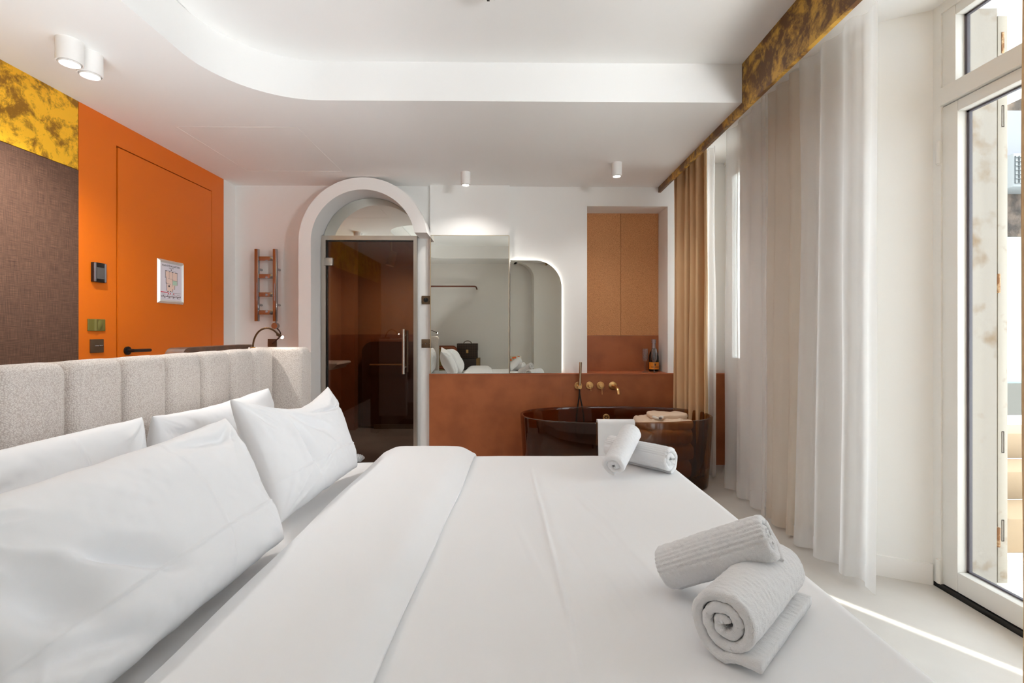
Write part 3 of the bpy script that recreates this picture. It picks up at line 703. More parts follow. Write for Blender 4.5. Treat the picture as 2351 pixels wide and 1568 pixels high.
# pillows: two-sided cushion over a four-corner patch
def pillow(name, BL, BR, TR, TL, T, seed, label, creases=(), dents=(), group='white bed pillows', sag=0.06, ear=0.045):
    BL, BR, TR, TL = map(Vector, (BL, BR, TR, TL))
    def base(u, v):
        a, b = (u + 1) / 2, (v + 1) / 2
        return BL * (1 - a) * (1 - b) + BR * a * (1 - b) + TR * a * b + TL * (1 - a) * b
    n0 = (BR - BL).cross(TL - BL).normalized()
    upv = ((TL + TR) / 2 - (BL + BR) / 2).normalized(); rt_ = (BR - BL).normalized()
    W = (BR - BL).length; H_ = ((TL + TR) / 2 - (BL + BR) / 2).length
    def pt(u, v, side):
        # edge pulls in between the corners
        uu = u * (1 - ear * (1 - abs(v) ** 2.0)); vv = v * (1 - (sag if v > 0 else 0.02) * (1 - abs(u) ** 1.8))
        p = base(uu, vv)
        e = max(0.0, (1 - abs(u) ** 2.3)) * max(0.0, (1 - abs(v) ** 2.3))
        t = T * e ** 0.42
        flat = min(1, e * 6)
        low = 0.16 * nz(u * 1.3 + seed, v * 1.3, seed) * T * e ** 0.3
        # radial pull wrinkles from the corners
        wr = 0
        for (cu, cv) in ((-1, 1), (1, 1), (-1, -1), (1, -1)):
            du, dv_ = (u - cu) * W, (v - cv) * H_
            rr = math.hypot(du, dv_); an = math.atan2(dv_, du)
            wr += 0.015 * (0.5 - abs(nz(an * 2.6 + seed * 3, rr * 1.2, cu * 2 + cv + seed)) * 1.8) * gauss(rr - 0.16, 0.17)
        fine = 0.0028 * nz((u + 0.5 * v) * 7 + seed, (v - 0.3 * u) * 3.2, seed * 2) + 0.0016 * nz(u * 16, v * 9 + seed, 3)
        cr_ = 0
        if side > 0:
            for (kind, pos, amp) in creases:
                d = (u if kind == 'u' else v) - pos - 0.02 * math.sin((v if kind == 'u' else u) * 2 + seed)
                cr_ += amp * gauss(d, 0.012)
            for (du0, dv0, w1_, w2_, ang, amp) in dents:
                a_, b_ = u - du0, v - dv0
                ca, sa = math.cos(ang), math.sin(ang)
                q, s_ = a_ * ca + b_ * sa, -a_ * sa + b_ * ca
                cr_ += amp * math.exp(-(q / w1_) ** 2 - (s_ / w2_) ** 2)
        h = (t + low + (wr + fine + cr_) * flat)
        return p + n0 * (side * h) + upv * (0.004 * nz(u * 5, seed, 1) * (1 - flat))
    m = MB(); nu, nv = 170, 120
    m.grid(lambda a, b: pt(2 * a - 1, 2 * b - 1, 1), nu, nv); m.grid(lambda a, b: pt(2 * a - 1, 2 * b - 1, -1), nu // 2 * 2, nv)
    o = m.build(name, LINEN, None, smooth=180, weld=0.0002)
    return tag(o, label, 'pillow', group)
pillow('pillow', (-1.20, 0.74, 0.565), (-1.13, 1.57, 0.565), (-1.16, 1.555, 0.925), (-1.19, 0.76, 0.93), 0.085, 1.7, 'white pillow leaning on the headboard at the near left, behind the largest pillow', creases=(('u', 0.35, 0.003),), dents=((-0.2, 0.55, 0.25, 0.12, 0.5, -0.02),), sag=0.03)
pillow('pillow', (-1.19, 1.60, 0.565), (-1.13, 2.44, 0.565), (-1.15, 2.35, 0.925), (-1.16, 1.60, 0.92), 0.085, 4.2, 'white pillow leaning on the headboard at its far end, half hidden by the pointed pillow', dents=((-0.75, 0.6, 0.2, 0.1, -0.6, -0.02),), sag=0.12)
pillow('pillow', (-0.735, 1.575, 0.575), (-0.675, 2.20, 0.585), (-0.85, 2.315, 0.935), (-0.93, 1.64, 0.97), 0.085, 9.1, 'white pillow with a tall pointed far corner, next to the glass door', creases=(('v', -0.45, 0.004),), dents=((-0.36, -0.2, 0.07, 0.45, 0.25, -0.040), (-0.10, 0.3, 0.09, 0.5, 0.65, -0.03), (0.45, 0.55, 0.35, 0.05, -0.25, -0.022), (-0.55, 0.2, 0.07, 0.5, 0.15, 0.02), (0.0, -0.5, 0.3, 0.05, 0.5, -0.015)), sag=0.38, ear=0.05)
pillow('pillow', (-0.70, 0.70, 0.575), (-0.665, 1.455, 0.58), (-0.875, 1.515, 0.93), (-0.93, 0.70, 0.90), 0.095, 2.6, 'large crumpled white pillow in the near left foreground', creases=(('v', -0.42, 0.004), ('u', 0.22, 0.003)), dents=((-0.42, -0.08, 0.09, 0.30, 0.75, -0.05), (-0.72, -0.15, 0.10, 0.30, 0.3, -0.055), (-0.25, -0.35, 0.06, 0.24, 0.6, -0.032), (-0.56, 0.0, 0.05, 0.30, 0.5, 0.022), (0.55, 0.7, 0.3, 0.08, -0.2, -0.02), (-0.65, -0.65, 0.09, 0.3, 0.9, -0.03)), sag=0.06, ear=0.02)

# small wrapped thing at the far bed edge
pk = root('plastic_wrapper', (-0.745, 2.455, 0.545), 'small clear crinkled wrapper with a dark red tip at the far edge of the bed', 'wrapper')
def wfn(u, v):
    a = PI * v; rr = 0.035 * (1 + 0.06 * math.sin(u * 40))
    return (-0.775 + 0.055 * math.sin(u * PI / 2), 2.44 + rr * math.cos(a), 0.552 + rr * math.sin(a) * math.cos(u * PI / 2) ** 0.5 * 0.9)
MB().grid(wfn, 24, 16).build('clear_film', glassy('crinkled_film', (0.9, 0.92, 0.92, 1), 2.0, diff=(0.8, 0.82, 0.84, 1), dfac=0.45, rough=0.15), pk, smooth=30)
bx('red_tip', pm('dark_red', rgb(128, 56, 40), 0.4), -0.81, -0.765, 2.425, 2.455, 0.565, 0.592, pk, 0.004)

# ------------------------------------------------------------------ rolled towels
def roll(name, A, B, Rr, turns, label, group, seed=0, flap=None, stripes=True, squash=1.0, start=0.0, n_theta=150, n_l=70):
    A, B = Vector(A), Vector(B); ax = (B - A).normalized(); L = (B - A).length
    side = ax.cross(Vector((0, 0, 1))).normalized(); up = side.cross(ax)
    t = Rr / (turns + 0.22); pitch = t * 0.98
    # spiral centre line, outermost point ends at angle 'start' + 2pi*turns
    path = []
    tot = 2 * PI * turns
    for i in range(n_theta + 1):
        th = tot * i / n_theta
        rad = (t * 0.24 + pitch * th / (2 * PI)) * (1 + 0.09 * nz(math.cos(th) * 0.9, math.sin(th) * 0.9, seed) + 0.10 * nz(th * 0.7, seed, 3) * (1 - i / n_theta))
        path.append((rad * math.cos(th + start), rad * math.sin(th + start) * squash))
    if flap:
        # leave the roll tangentially and lie flat
        x, y = path[-1]
        for i in range(1, 15):
            k = i / 14; path.append((x + flap * k, -Rr * squash + t * 0.5 + (y + Rr * squash - t * 0.5) * (1 - k) ** 3))
    m = len(path)
    nrm = []
    for i in range(m):
        a, b = path[max(0, i - 1)], path[min(m - 1, i + 1)]
        dx, dy = b[0] - a[0], b[1] - a[1]; q = math.hypot(dx, dy) or 1
        nrm.append((dy / q, -dx / q))
    half = t * 0.48
    mbk = MB()
    N = n_l
    def P(i, j, s):
        # s=+1 outer face, -1 inner face ; ends rounded
        k = j / N
        e = min(k, 1 - k) * L
        w = half * (1 if e > half else math.sqrt(max(0.0, 1 - (1 - e / half) ** 2)) * 0.96 + 0.04)
        x, y = path[i]; nx, ny = nrm[i]
        ln = L * (k - 0.5)
        ln *= 1 + 0.018 * nz(i * 0.09, seed, 2.0) + 0.012 * math.sin(i * 0.05 + seed)
        o = s * w
        if i > m - 1 - 6: o *= 0.35 + 0.65 * (m - 1 - i) / 6 if not flap else 1
        fz = 0.0016 * nz(x * 130 + seed, y * 130, ln * 130) + 0.0022 * nz(x * 18, y * 18 + seed, ln * 12)
        st = 0
        if stripes and s > 0 and i > m * 0.4 and not flap:
            arcl = ((i / n_theta) - (1 - 0.60 / turns)) * tot * Rr
            if -0.03 < arcl < 0.03: st = -0.0030 * (0.5 + 0.5 * math.cos(2 * PI * arcl / 0.011)) ** 1.5
        o += s * (fz + st) * (1 if w > half * 0.3 else 0.3)
        return A + ax * (L / 2 + ln) + side * (x + nx * o) + up * (y + ny * o)
    # order: outer face then inner face, closed round the sheet
    cols = [(i, 1) for i in range(m)] + [(i, -1) for i in range(m - 1, -1, -1)]
    w_ = N + 1
    vs = [P(i, j, s) for (i, s) in cols for j in range(w_)]
    fs = []
    M_ = len(cols)
    for c in range(M_):
        c2 = (c + 1) % M_
        for j in range(N): fs.append((c * w_ + j, c2 * w_ + j, c2 * w_ + j + 1, c * w_ + j + 1))
    # close both ends between the faces
    for i in range(m - 1):
        a, b = i, i + 1; a2, b2 = M_ - 1 - i, M_ - 2 - i
        fs.append((a * w_, b * w_, b2 * w_, a2 * w_)); fs.append((a * w_ + N, a2 * w_ + N, b2 * w_ + N, b * w_ + N))
    mbk.add(vs, fs)
    o = mbk.build(name, TERRY, None, smooth=180)
    tag(o, label, 'towel', group)
    return o
G = 'rolled white towels on the bed'
roll('rolled_towel', (0.405, 0.895, 0.652), (0.635, 1.115, 0.652), 0.061, 2.6, 'large rolled white towel at the near bed corner, spiral end facing the viewer', G, 1, flap=0.065, start=-PI / 2 - 2 * PI * 0.6, n_theta=260, n_l=150)
roll('rolled_towel', (0.383, 1.158, 0.624), (0.572, 1.035, 0.752), 0.052, 2.2, 'rolled white towel with ribbed border resting on the large near roll', G, 5, start=-PI * 0.98, n_theta=240, n_l=130)
roll('rolled_towel', (0.50, 2.345, 0.638), (0.715, 2.085, 0.638), 0.056, 2.2, 'rolled white towel lying at the far bed corner under the leaning roll', G, 8, start=-PI * 0.5 - 2 * PI * 0.2, n_theta=240)
roll('rolled_towel', (0.452, 2.02, 0.632), (0.578, 2.205, 0.737), 0.049, 2.0, 'rolled white towel leaning across the lying roll at the far bed corner', G, 11, start=-PI * 0.55, n_theta=220, stripes=False)

# ------------------------------------------------------------------ bathtub
tubr = root('bathtub', (0.865, 3.845, 0), 'freestanding oval smoked amber resin bathtub below the niche', 'bathtub')
def se(th, a, b, n=2.5):
    c, s = math.cos(th), math.sin(th)
    return (math.copysign(abs(c) ** (2 / n), c) * a, math.copysign(abs(s) ** (2 / n), s) * b)
def tubm():
    m = MB(); N = 96
    prof = [(0.90, 0.0), (0.955, 0.012), (0.962, 0.06), (0.975, 0.2), (0.992, 0.4), (1.0, 0.53), (0.998, 0.538), (0.99, 0.541), (0.972, 0.541), (0.966, 0.536), (0.962, 0.52), (0.945, 0.36), (0.915, 0.2), (0.86, 0.10), (0.75, 0.06), (0.4, 0.05), (0.02, 0.05)]
    vs = []; fs = []
    for (k, z) in prof:
        for i in range(N):
            x, y = se(2 * PI * i / N, 0.752, 0.388)
            if 0.9 < k and z > 0.015 and k < 0.998 and z < 0.53 and prof.index((k, z)) > 8:
                pass
            vs.append((0.865 + x * k, 3.845 + y * (k - (0.02 if prof.index((k, z)) > 7 else 0)), z))
    for a in range(len(prof) - 1):
        for i in range(N):
            j = (i + 1) % N; fs.append((a * N + i, a * N + j, (a + 1) * N + j, (a + 1) * N + i))
    fs.append(tuple(range(N - 1, -1, -1))); fs.append(tuple(range((len(prof) - 1) * N, len(prof) * N)))
    return m.add(vs, fs)
tubm().build('tub_shell', RESIN, tubr, smooth=50)
ovf = MB().lathe([(0, 0), (0.030, 0), (0.030, 0.004), (0.026, 0.006), (0.021, 0.004), (0, 0.004)], (0.867, 4.178, 0.452), (0, -1, 0), 28)
od = ovf.build('overflow_rosette', BRASS, tubr, smooth=40)
ho = MB()
for k in range(6):
    a = 2 * PI * k / 6; ho.lathe([(0, 0), (0.005, 0), (0.005, 0.0012), (0, 0.0012)], (0.867 + 0.012 * math.cos(a), 4.1735, 0.452 + 0.012 * math.sin(a)), (0, -1, 0), 10)
ho.build('drain_holes', BLACK, od)
# white towel over the front rim
def tub_towel():
    def fn(u, v):
        x = 0.655 + 0.265 * u
        s = -0.20 + 0.62 * v      # path length: inside (neg) over rim to outside
        q, _ = se(1, 1, 1); yy = 3.845 - 0.388 * (1 - abs((x - 0.865) / 0.752) ** 2.5) ** (1 / 2.5)
        wob = 0.003 * nz(u * 5, v * 7, 2)
        if s < -0.02: return (x, yy + 0.036 + 0.1 * max(0, -s - 0.05) + wob, 0.547 + s + 0.02)
        if s < 0.03:
            a = (s + 0.02) / 0.05 * PI
            return (x, yy + 0.013 + 0.024 * math.cos(a), 0.547 + 0.012 * math.sin(a))
        return (x + 0.01 * (v - 0.4), yy - 0.011 + wob - 0.004 * v, 0.547 - (s - 0.03))
    return MB().grid(fn, 40, 60)
o = tub_towel().build('bath_towel', LINEN, None, smooth=180); s_ = o.modifiers.new('s', 'SOLIDIFY'); s_.thickness = 0.006; s_.offset = 1
tag(o, 'folded white towel hung over the front rim of the bathtub', 'towel')
# beige robes heaped at the right end of the tub
ROBE = pm('beige_robe', rgb(232, 208, 184), 0.9, spec=0.1)
rb = root('folded_robe', (1.24, 3.80, 0.06), 'beige folded bathrobe heaped in the right end of the bathtub', 'bathrobe')
def robe_layer(zc, hh, rx, ry, dx, dy, sd):
    def fn(u, v):
        th = 2 * PI * u; ph = (v - 0.5) * PI
        c, s_ = math.cos(ph), math.sin(ph)
        x, y = se(th, rx, ry, 4.0)
        k = abs(c) ** 0.30
        px_, py_ = x * k, y * k
        n1 = 0.020 * (0.5 - abs(nz(px_ * 9 + sd, py_ * 9, sd)) * 2) + 0.010 * nz(px_ * 24, py_ * 24 + sd, zc * 9)
        z = zc + hh * math.copysign(abs(s_) ** 0.55, s_) + n1 * (0.3 + 0.7 * max(0, s_))
        return (1.24 + dx + px_ * (1 + 0.10 * nz(th * 1.2, sd, zc * 4)), 3.80 + dy + py_ * (1 + 0.12 * nz(th * 1.2, sd + 4, 1)), z)
    return fn
rm = MB()
for q, (zc, hh, rx, ry, dx, dy) in enumerate(((0.14, 0.07, 0.20, 0.15, 0, 0), (0.27, 0.065, 0.205, 0.15, 0.01, 0), (0.39, 0.06, 0.21, 0.155, -0.005, 0.0), (0.475, 0.04, 0.215, 0.15, 0.0, 0.01), (0.53, 0.022, 0.15, 0.10, 0.03, 0.02))):
    rm.grid(robe_layer(zc, hh, rx, ry, dx, dy, q * 3.3 + 1), 80, 24, wu=True)
rm.build('robe_cloth', ROBE, rb, smooth=180)
bl = MB().tube([(1.17 + 0.034 * math.cos(a_), 3.71 + 0.026 * math.sin(a_), 0.533 + 0.004 * math.cos(a_ * 2)) for a_ in [2 * PI * i / 24 for i in range(25)]], 0.011, 8)
bl.build('robe_belt', pm('pale_band', rgb(232, 224, 214), 0.8), rb, smooth=60)
bx('buckle', pm('grey_buckle', rgb(110, 100, 96), 0.5), 1.165, 1.187, 3.672, 3.682, 0.527, 0.541, rb, 0.002)

# taps on the ledge front
def rosette(mb, x, z, R_=0.034): return mb.lathe([(0, 0), (R_, 0), (R_, 0.006), (R_ * 0.9, 0.009), (0, 0.009)], (x, 4.311, z), (0, -1, 0), 28)
hs = root('hand_shower', (0.648, 4.3, 0.71), 'brass hand shower standing in its wall holder with a black hose', 'hand shower')
q = rosette(MB(), 0.644, 0.713); q.tube([(0.644, 4.303, 0.713), (0.65, 4.262, 0.705)], 0.013, 14); q.lathe([(0, 0), (0.017, 0), (0.017, 0.03), (0, 0.03)], (0.65, 4.275, 0.705), (0, -1, 0), 20)
q.build('wall_holder', BRASS, hs, smooth=40)
MB().tube([(0.65, 4.262, 0.70), (0.657, 4.262, 0.925)], 0.0125, 16).build('shower_wand', pm('brushed_nickel', rgb(184, 166, 140), 0.25, metal=1.0), hs, smooth=50)
hz = MB(); hz.tube(bez((0.648, 4.262, 0.70), (0.65, 4.258, 0.60), (0.63, 4.262, 0.56), (0.618, 4.262, 0.40), 20) + bez((0.618, 4.262, 0.40), (0.61, 4.262, 0.30), (0.62, 4.262, 0.25), (0.645, 4.262, 0.245), 10)[1:], 0.007, 10)
hz.tube(bez((0.65, 4.285, 0.69), (0.65, 4.27, 0.60), (0.675, 4.262, 0.56), (0.688, 4.262, 0.40), 20) + bez((0.688, 4.262, 0.40), (0.69, 4.262, 0.30), (0.67, 4.262, 0.25), (0.645, 4.262, 0.245), 10)[1:], 0.007, 10)
hz.build('hose', BLACK, hs, smooth=60)
for x, ln, lb in ((0.745, 0.03, 'brass mixer knob with a short lever, next to the hand shower'), (0.843, 0.06, 'brass mixer knob with a long lever, next to the spout')):
    mx = root('bath_mixer', (x, 4.3, 0.714), lb, 'tap', 'brass bath mixers')
    q = rosette(MB(), x, 0.714); q.build('rosette', BRASS, mx, smooth=40)
    MB().lathe([(0, 0.008), (0.017, 0.008), (0.017, 0.045), (0.015, 0.047), (0, 0.047)], (x, 4.311, 0.714), (0, -1, 0), 24).build('knob', BRASS, mx, smooth=40)
    MB().tube([(x + 0.004, 4.268, 0.70), (x + 0.005, 4.262, 0.70 - ln)], 0.003, 8).build('lever', BRASS, mx, smooth=60)
spt = root('bath_spout', (0.956, 4.3, 0.712), 'curved brass bath spout right of the mixer knobs', 'tap')
rosette(MB(), 0.952, 0.712, 0.036).build('rosette', BRASS, spt, smooth=40)
MB().tube([(0.952, 4.304, 0.712), (0.957, 4.24, 0.712)] + bez((0.957, 4.24, 0.712), (0.962, 4.17, 0.712), (0.963, 4.145, 0.70), (0.964, 4.135, 0.655), 14)[1:], 0.014, 16).build('spout_pipe', BRASS, spt, smooth=60)

# champagne and glasses in the niche
zt = 0.8216
bo = root('champagne_bottle', (1.388, 4.53, zt), 'dark champagne bottle with orange label and silver neck foil in the niche', 'bottle')
O = (1.388, 4.53, zt)
MB().lathe([(0.0, 0.0035), (0.0396, 0.0), (0.0462, 0.0053), (0.0473, 0.0177), (0.0473, 0.1239), (0.0451, 0.146), (0.0363, 0.1726), (0.0242, 0.1965), (0.0182, 0.2213), (0.0171, 0.239), (0.0, 0.239)], O, n=32).build('bottle_glass', pm('black_green_glass', rgb(10, 12, 10), 0.06), bo, smooth=50)
MB().lathe([(0.0182, 0.2053), (0.0204, 0.208), (0.0182, 0.2319), (0.0165, 0.2522), (0.0171, 0.2655), (0.0209, 0.2682), (0.0209, 0.2761), (0.0182, 0.2779), (0.0209, 0.285), (0.0204, 0.2974), (0.0132, 0.3018), (0.0, 0.3027)], O, n=28).build('neck_foil', pm('silver_foil', rgb(190, 182, 188), 0.3, metal=0.9, bump=(90, 0.3, 0.003)), bo, smooth=50)
lab = MB()
lab.grid(lambda u, v: (O[0] + 0.0480 * math.sin(-1.35 + 2.7 * u), O[1] - 0.0480 * math.cos(-1.35 + 2.7 * u), zt + 0.022 + 0.066 * v), 24, 2)
lab.build('label', pm('orange_label', rgb(240, 150, 40), 0.5), bo, smooth=180)
li = MB()
li.grid(lambda u, v: (O[0] + 0.0483 * math.sin(-0.12 + 0.24 * u), O[1] - 0.0483 * math.cos(-0.12 + 0.24 * u), zt + 0.056 + 0.02 * v), 6, 2)
for k in range(14):
    if k in (5,): continue
    li.grid(lambda u, v, k=k: (O[0] + 0.0483 * math.sin(-0.8 + 0.115 * k + 0.08 * u), O[1] - 0.0483 * math.cos(-0.8 + 0.115 * k + 0.08 * u), zt + 0.040 + 0.006 * v), 2, 1)
li.build('label_print', pm('label_ink', rgb(70, 36, 12), 0.5), bo)
FL = [(0.0, 0.0), (0.031, 0.0), (0.031, 0.0025), (0.012, 0.006), (0.0045, 0.012), (0.0042, 0.085), (0.006, 0.092), (0.019, 0.106), (0.0235, 0.125), (0.0255, 0.16), (0.0235, 0.216), (0.0222, 0.216), (0.0240, 0.16), (0.0220, 0.127), (0.017, 0.110), (0.0, 0.100)]
for (x, y), lb in (((1.277, 4.43), 'champagne flute standing left of the bottle in the niche'), ((1.352, 4.40), 'champagne flute standing in front of the bottle label')):
    tag(MB().lathe(FL, (x, y, zt), n=28).build('champagne_flute', WGLASS, smooth=50), lb, 'glass', 'champagne flutes in the niche')

# ------------------------------------------------------------------ curtains
def curtain(name, pts, nf, amp, z0, z1, mat, seed, hem_mat=None, flare=0.0, hemh=0.1, parent_label=None, cat='curtain', group=None, thick=0, topamp=0.55, nu=None, tip=0.0):
    P_ = [Vector((p[0], p[1], 0)) for p in pts]
    ln = [0]
    for a, b in zip(P_, P_[1:]): ln.append(ln[-1] + (b - a).length)
    L = ln[-1]
    def at(u):
        s = u * L
        for i in range(len(P_) - 1):
            if s <= ln[i + 1] + 1e-9:
                k = (s - ln[i]) / max(1e-9, ln[i + 1] - ln[i]); d = (P_[i + 1] - P_[i]).normalized()
                return P_[i].lerp(P_[i + 1], k), Vector((-d.y, d.x, 0)), d
    def fn(u, v, off=0.0, zl=z0, zh=z1):
        p, n, d = at(u)
        z = zl + (zh - zl) * v
        h = (z - z0) / (z1 - z0)
        ph = nf * 2 * PI * u + 1.6 * nz(u * 3 + seed, seed, h * 0.35) + seed
        w = math.sin(ph); w = math.copysign(abs(w) ** 0.7, w)
        am = amp * (topamp + (1 - topamp) * (1 - h)) * (0.75 + 0.5 * nz(u * 4, seed + 3, 0.1))
        o = p + n * (am * w + 0.012 * nz(u * 5 + h, h * 3, seed)) + d * (0.35 * am * math.cos(ph * 0.5) * math.sin(ph))
        fl = flare * (1 - h) ** 3
        o = o + n * fl * (0.2 + u) + d * (0.5 * fl * u)
        o.z = z + 0.006 * nz(u * 6, seed, 2) * (1 - h) - tip * sst(0.93, 1.0, 1 - u) * (1 - h) ** 8
        return o + n * off
    rt = root(name, (P_[len(P_) // 2].x, P_[len(P_) // 2].y, z0), parent_label, cat, group)
    nu = nu or int(nf * 16)
    nu = max(nu, 40)
    c = MB().grid(lambda u, v: fn(u, v), nu, 60).build('drape', mat, rt, smooth=180)
    if thick:
        m = c.modifiers.new('s', 'SOLIDIFY'); m.thickness = thick; m.offset = 0
    if hem_mat:
        MB().grid(lambda u, v: fn(u, v, 0.0025, z0, z0 + hemh), nu, 4).build('hem', hem_mat, rt, smooth=180)
    return rt
GC = 'curtains on the window track'
curtain('sheer_curtain', [(1.70, 2.175), (1.665, 2.30), (1.66, 2.70)], 3.3, 0.045, 0.02, 2.70, SHEER, 1.3, SHEER, parent_label='white sheer curtain nearest to the glazed balcony door', group=GC, tip=0.02, flare=0.02)
curtain('sheer_curtain', [(1.675, 2.70), (1.665, 3.04)], 2.4, 0.04, 0.02, 2.70, SHEERB, 4.1, SHEERB, parent_label='beige sheer curtain between the two white sheers', group=GC, flare=0.01)
curtain('sheer_curtain', [(1.66, 3.06), (1.67, 3.62)], 3.2, 0.035, 0.02, 2.70, SHEERC, 7.7, SHEERC, parent_label='white sheer curtain in front of the far casement window', group=GC)
curtain('sheer_curtain', [(1.69, 3.88), (1.62, 4.23)], 4.5, 0.03, 0.02, 2.70, SHEER, 2.2, SHEER, parent_label='narrow white sheer bunched behind the camel drape', group=GC)
curtain('drape_curtain', [(1.632, 3.862), (1.56, 4.02), (1.505, 4.25)], 5.2, 0.052, 0.015, 2.70, CAMEL, 0.4, topamp=0.8, parent_label='camel brown drape gathered behind the right end of the bathtub', group=GC, thick=0.004, flare=0.0, nu=140)
curtain('drape_curtain', [(1.60, 1.475), (1.60, 1.05)], 4, 0.03, 0.015, 2.70, CAMEL, 3.3, parent_label='camel brown drape at the right picture edge beside the balcony door', group=GC, thick=0.004, flare=0.04, nu=120)

# ------------------------------------------------------------------ reading lamps and console behind the headboard
def lamp(name, y0, y1, label, xh=-1.292):
    t = root(name, (-1.452, y0, 1.098), label, 'lamp', 'gooseneck reading lamps')
    MB().lathe([(0, 0), (0.014, 0), (0.014, 0.008), (0.008, 0.012), (0, 0.012)], (-1.452, y0, 1.098), n=18).build('base', BRASS, t, smooth=40)
    MB().tube(bez((-1.452, y0, 1.10), (-1.45, y0, 1.22), (-1.36, (y0 + y1) / 2, 1.25), (xh - 0.02, y1, 1.178), 26), 0.0052, 10).build('gooseneck', pm('dark_bronze', rgb(92, 66, 44), 0.35, metal=0.9), t, smooth=60)
    MB().tube([(xh - 0.026, y1, 1.182), (xh, y1, 1.166)], 0.0085, 14).build('lamp_head', pm('dark_bronze2', rgb(80, 58, 40), 0.35, metal=0.9), t, smooth=40)
    MB().lathe([(0, 0), (0.0085, 0), (0.0085, 0.005), (0.006, 0.009), (0, 0.01)], (xh, y1, 1.166), (0.85, 0, -0.5), 16).build('bulb', emis('lamp_bulb_light', (1, 0.92, 0.8, 1), 60), t, smooth=60)
    return t
lamp('reading_lamp', 2.79, 2.80, 'lit gooseneck reading lamp on the far end of the headboard')
lamp('reading_lamp', 0.21, 0.16, 'lit gooseneck reading lamp on the near end, seen in the tall mirror', -1.20)
wc = [(2.28, 0.0), (2.28, 1.09)] + arc(2.33, 1.07, 0.05, 160, 90, 8) + [(2.90, 1.12), (2.90, 0.0)]
tag(MB().prism(wc, 'x', -1.60, -1.515).build('wooden_panel', pm('dark_walnut', rgb(92, 58, 36), 0.5, var=(20, rgb(70, 42, 26), 0.4, 0.6))), 'dark walnut panel with a rounded top just showing behind the headboard', 'panel')

# ------------------------------------------------------------------ things behind the camera, seen in the mirrors
cb = root('clothes_rail', (-1.0, -0.7, 2.05), 'brown hanging rail on the rear wall, seen in the tall mirror', 'clothes rail')
MB().tube([(-1.75, -0.749, 2.02), (-1.75, -0.62, 2.05), (-1.70, -0.6, 2.05), (-0.66, -0.6, 2.05)] + bez((-0.66, -0.6, 2.05), (-0.60, -0.6, 2.05), (-0.575, -0.61, 2.05), (-0.57, -0.65, 2.035), 8)[1:] + [(-0.565, -0.749, 2.01)], 0.014, 12).build('rail', pm('brown_rail', rgb(118, 62, 40), 0.45), cb, smooth=60)
tr = root('trunk', (-0.75, -0.5, 0), 'dark brown standing trunk beside the bed, seen in the tall mirror', 'trunk')
bx('trunk_body', pm('dark_trunk', rgb(46, 34, 28), 0.5), -0.893, -0.555, -0.70, -0.37, 0, 0.685, tr, 0.006)
bx('side_lining', pm('olive_brown', rgb(120, 92, 50), 0.6), -0.554, -0.495, -0.70, -0.37, 0, 0.69, tr, 0.004)
def mat_case():
    m, nt, b = new('dark_checked_canvas')
    tc = nt.nodes.new('ShaderNodeTexCoord'); mp = nt.nodes.new('ShaderNodeMapping'); mp.inputs['Rotation'].default_value = (0, 0.785, 0)
    n = nt.nodes.new('ShaderNodeTexChecker'); n.inputs['Scale'].default_value = 44
    n.inputs['Color1'].default_value = rgb(44, 32, 26); n.inputs['Color2'].default_value = rgb(78, 60, 46)
    nt.links.new(tc.outputs['Object'], mp.inputs[0]); nt.links.new(mp.outputs[0], n.inputs['Vector']); nt.links.new(n.outputs['Color'], b.inputs['Base Color'])
    b.inputs['Roughness'].default_value = 0.5; return m
CASE = mat_case()
bc = root('briefcase', (-0.725, -0.5, 0.69), 'dark patterned briefcase with brass clasp standing on the trunk', 'briefcase')
bx('case_body', CASE, -0.918, -0.535, -0.58, -0.45, 0.69, 0.955, bc, 0.008)
bx('flap', CASE, -0.922, -0.531, -0.584, -0.443, 0.83, 0.968, bc, 0.010)
bx('clasp', BRASS, -0.748, -0.706, -0.445, -0.434, 0.785, 0.85, bc, 0.004)
MB().tube(bez((-0.80, -0.51, 0.966), (-0.78, -0.51, 1.03), (-0.67, -0.51, 1.03), (-0.65, -0.51, 0.966), 16), 0.009, 10).build('carry_handle', pm('taupe_leather', rgb(120, 104, 90), 0.5), bc, smooth=60)
ch = root('chair', (-1.17, -0.45, 0), 'chair with a rounded olive back in nested tan frames, seen in the tall mirror', 'chair')
def rrect(x0_, x1_, z0_, z1_, r_):
    return arc(x1_ - r_, z1_ - r_, r_, 0, 90, 8) + arc(x0_ + r_, z1_ - r_, r_, 90, 180, 8) + arc(x0_ + r_, z0_ + r_, r_, 180, 270, 8) + arc(x1_ - r_, z0_ + r_, r_, 270, 360, 8)
TAN = [pm('tan_frame_a', rgb(128, 62, 34), 0.5), pm('tan_frame_b', rgb(176, 96, 50), 0.5), pm('tan_frame_c', rgb(140, 74, 40), 0.5)]
for k in range(3):
    i0 = 0.02 * k
    a = rrect(-1.43 + i0, -0.905 - i0, 0.50 + i0, 0.93 - i0, 0.08 - i0 * 0.6); b = rrect(-1.43 + i0 + 0.018, -0.905 - i0 - 0.018, 0.50 + i0 + 0.018, 0.93 - i0 - 0.018, 0.08 - i0 * 0.6 - 0.01)
    a.append(a[0]); b.append(b[0])
    MB().ring(a, b, 'y', -0.36 - 0.008 * k, -0.315 - 0.006 * k).build('back_frame', TAN[k], ch, smooth=40)
MB().prism(rrect(-1.37, -0.965, 0.56, 0.872, 0.05), 'y', -0.352, -0.34).build('backrest', pm('olive_panel', rgb(146, 124, 70), 0.7), ch)
bx('seat', pm('olive_seat', rgb(146, 124, 70), 0.8), -1.40, -1.02, -0.74, -0.33, 0.42, 0.48, ch, 0.015)
for x in (-1.38, -1.04):
    for y in (-0.71, -0.345): MB().tube([(x, y, 0), (x, y, 0.425)], 0.014, 10).build('leg', TAN[0], ch)
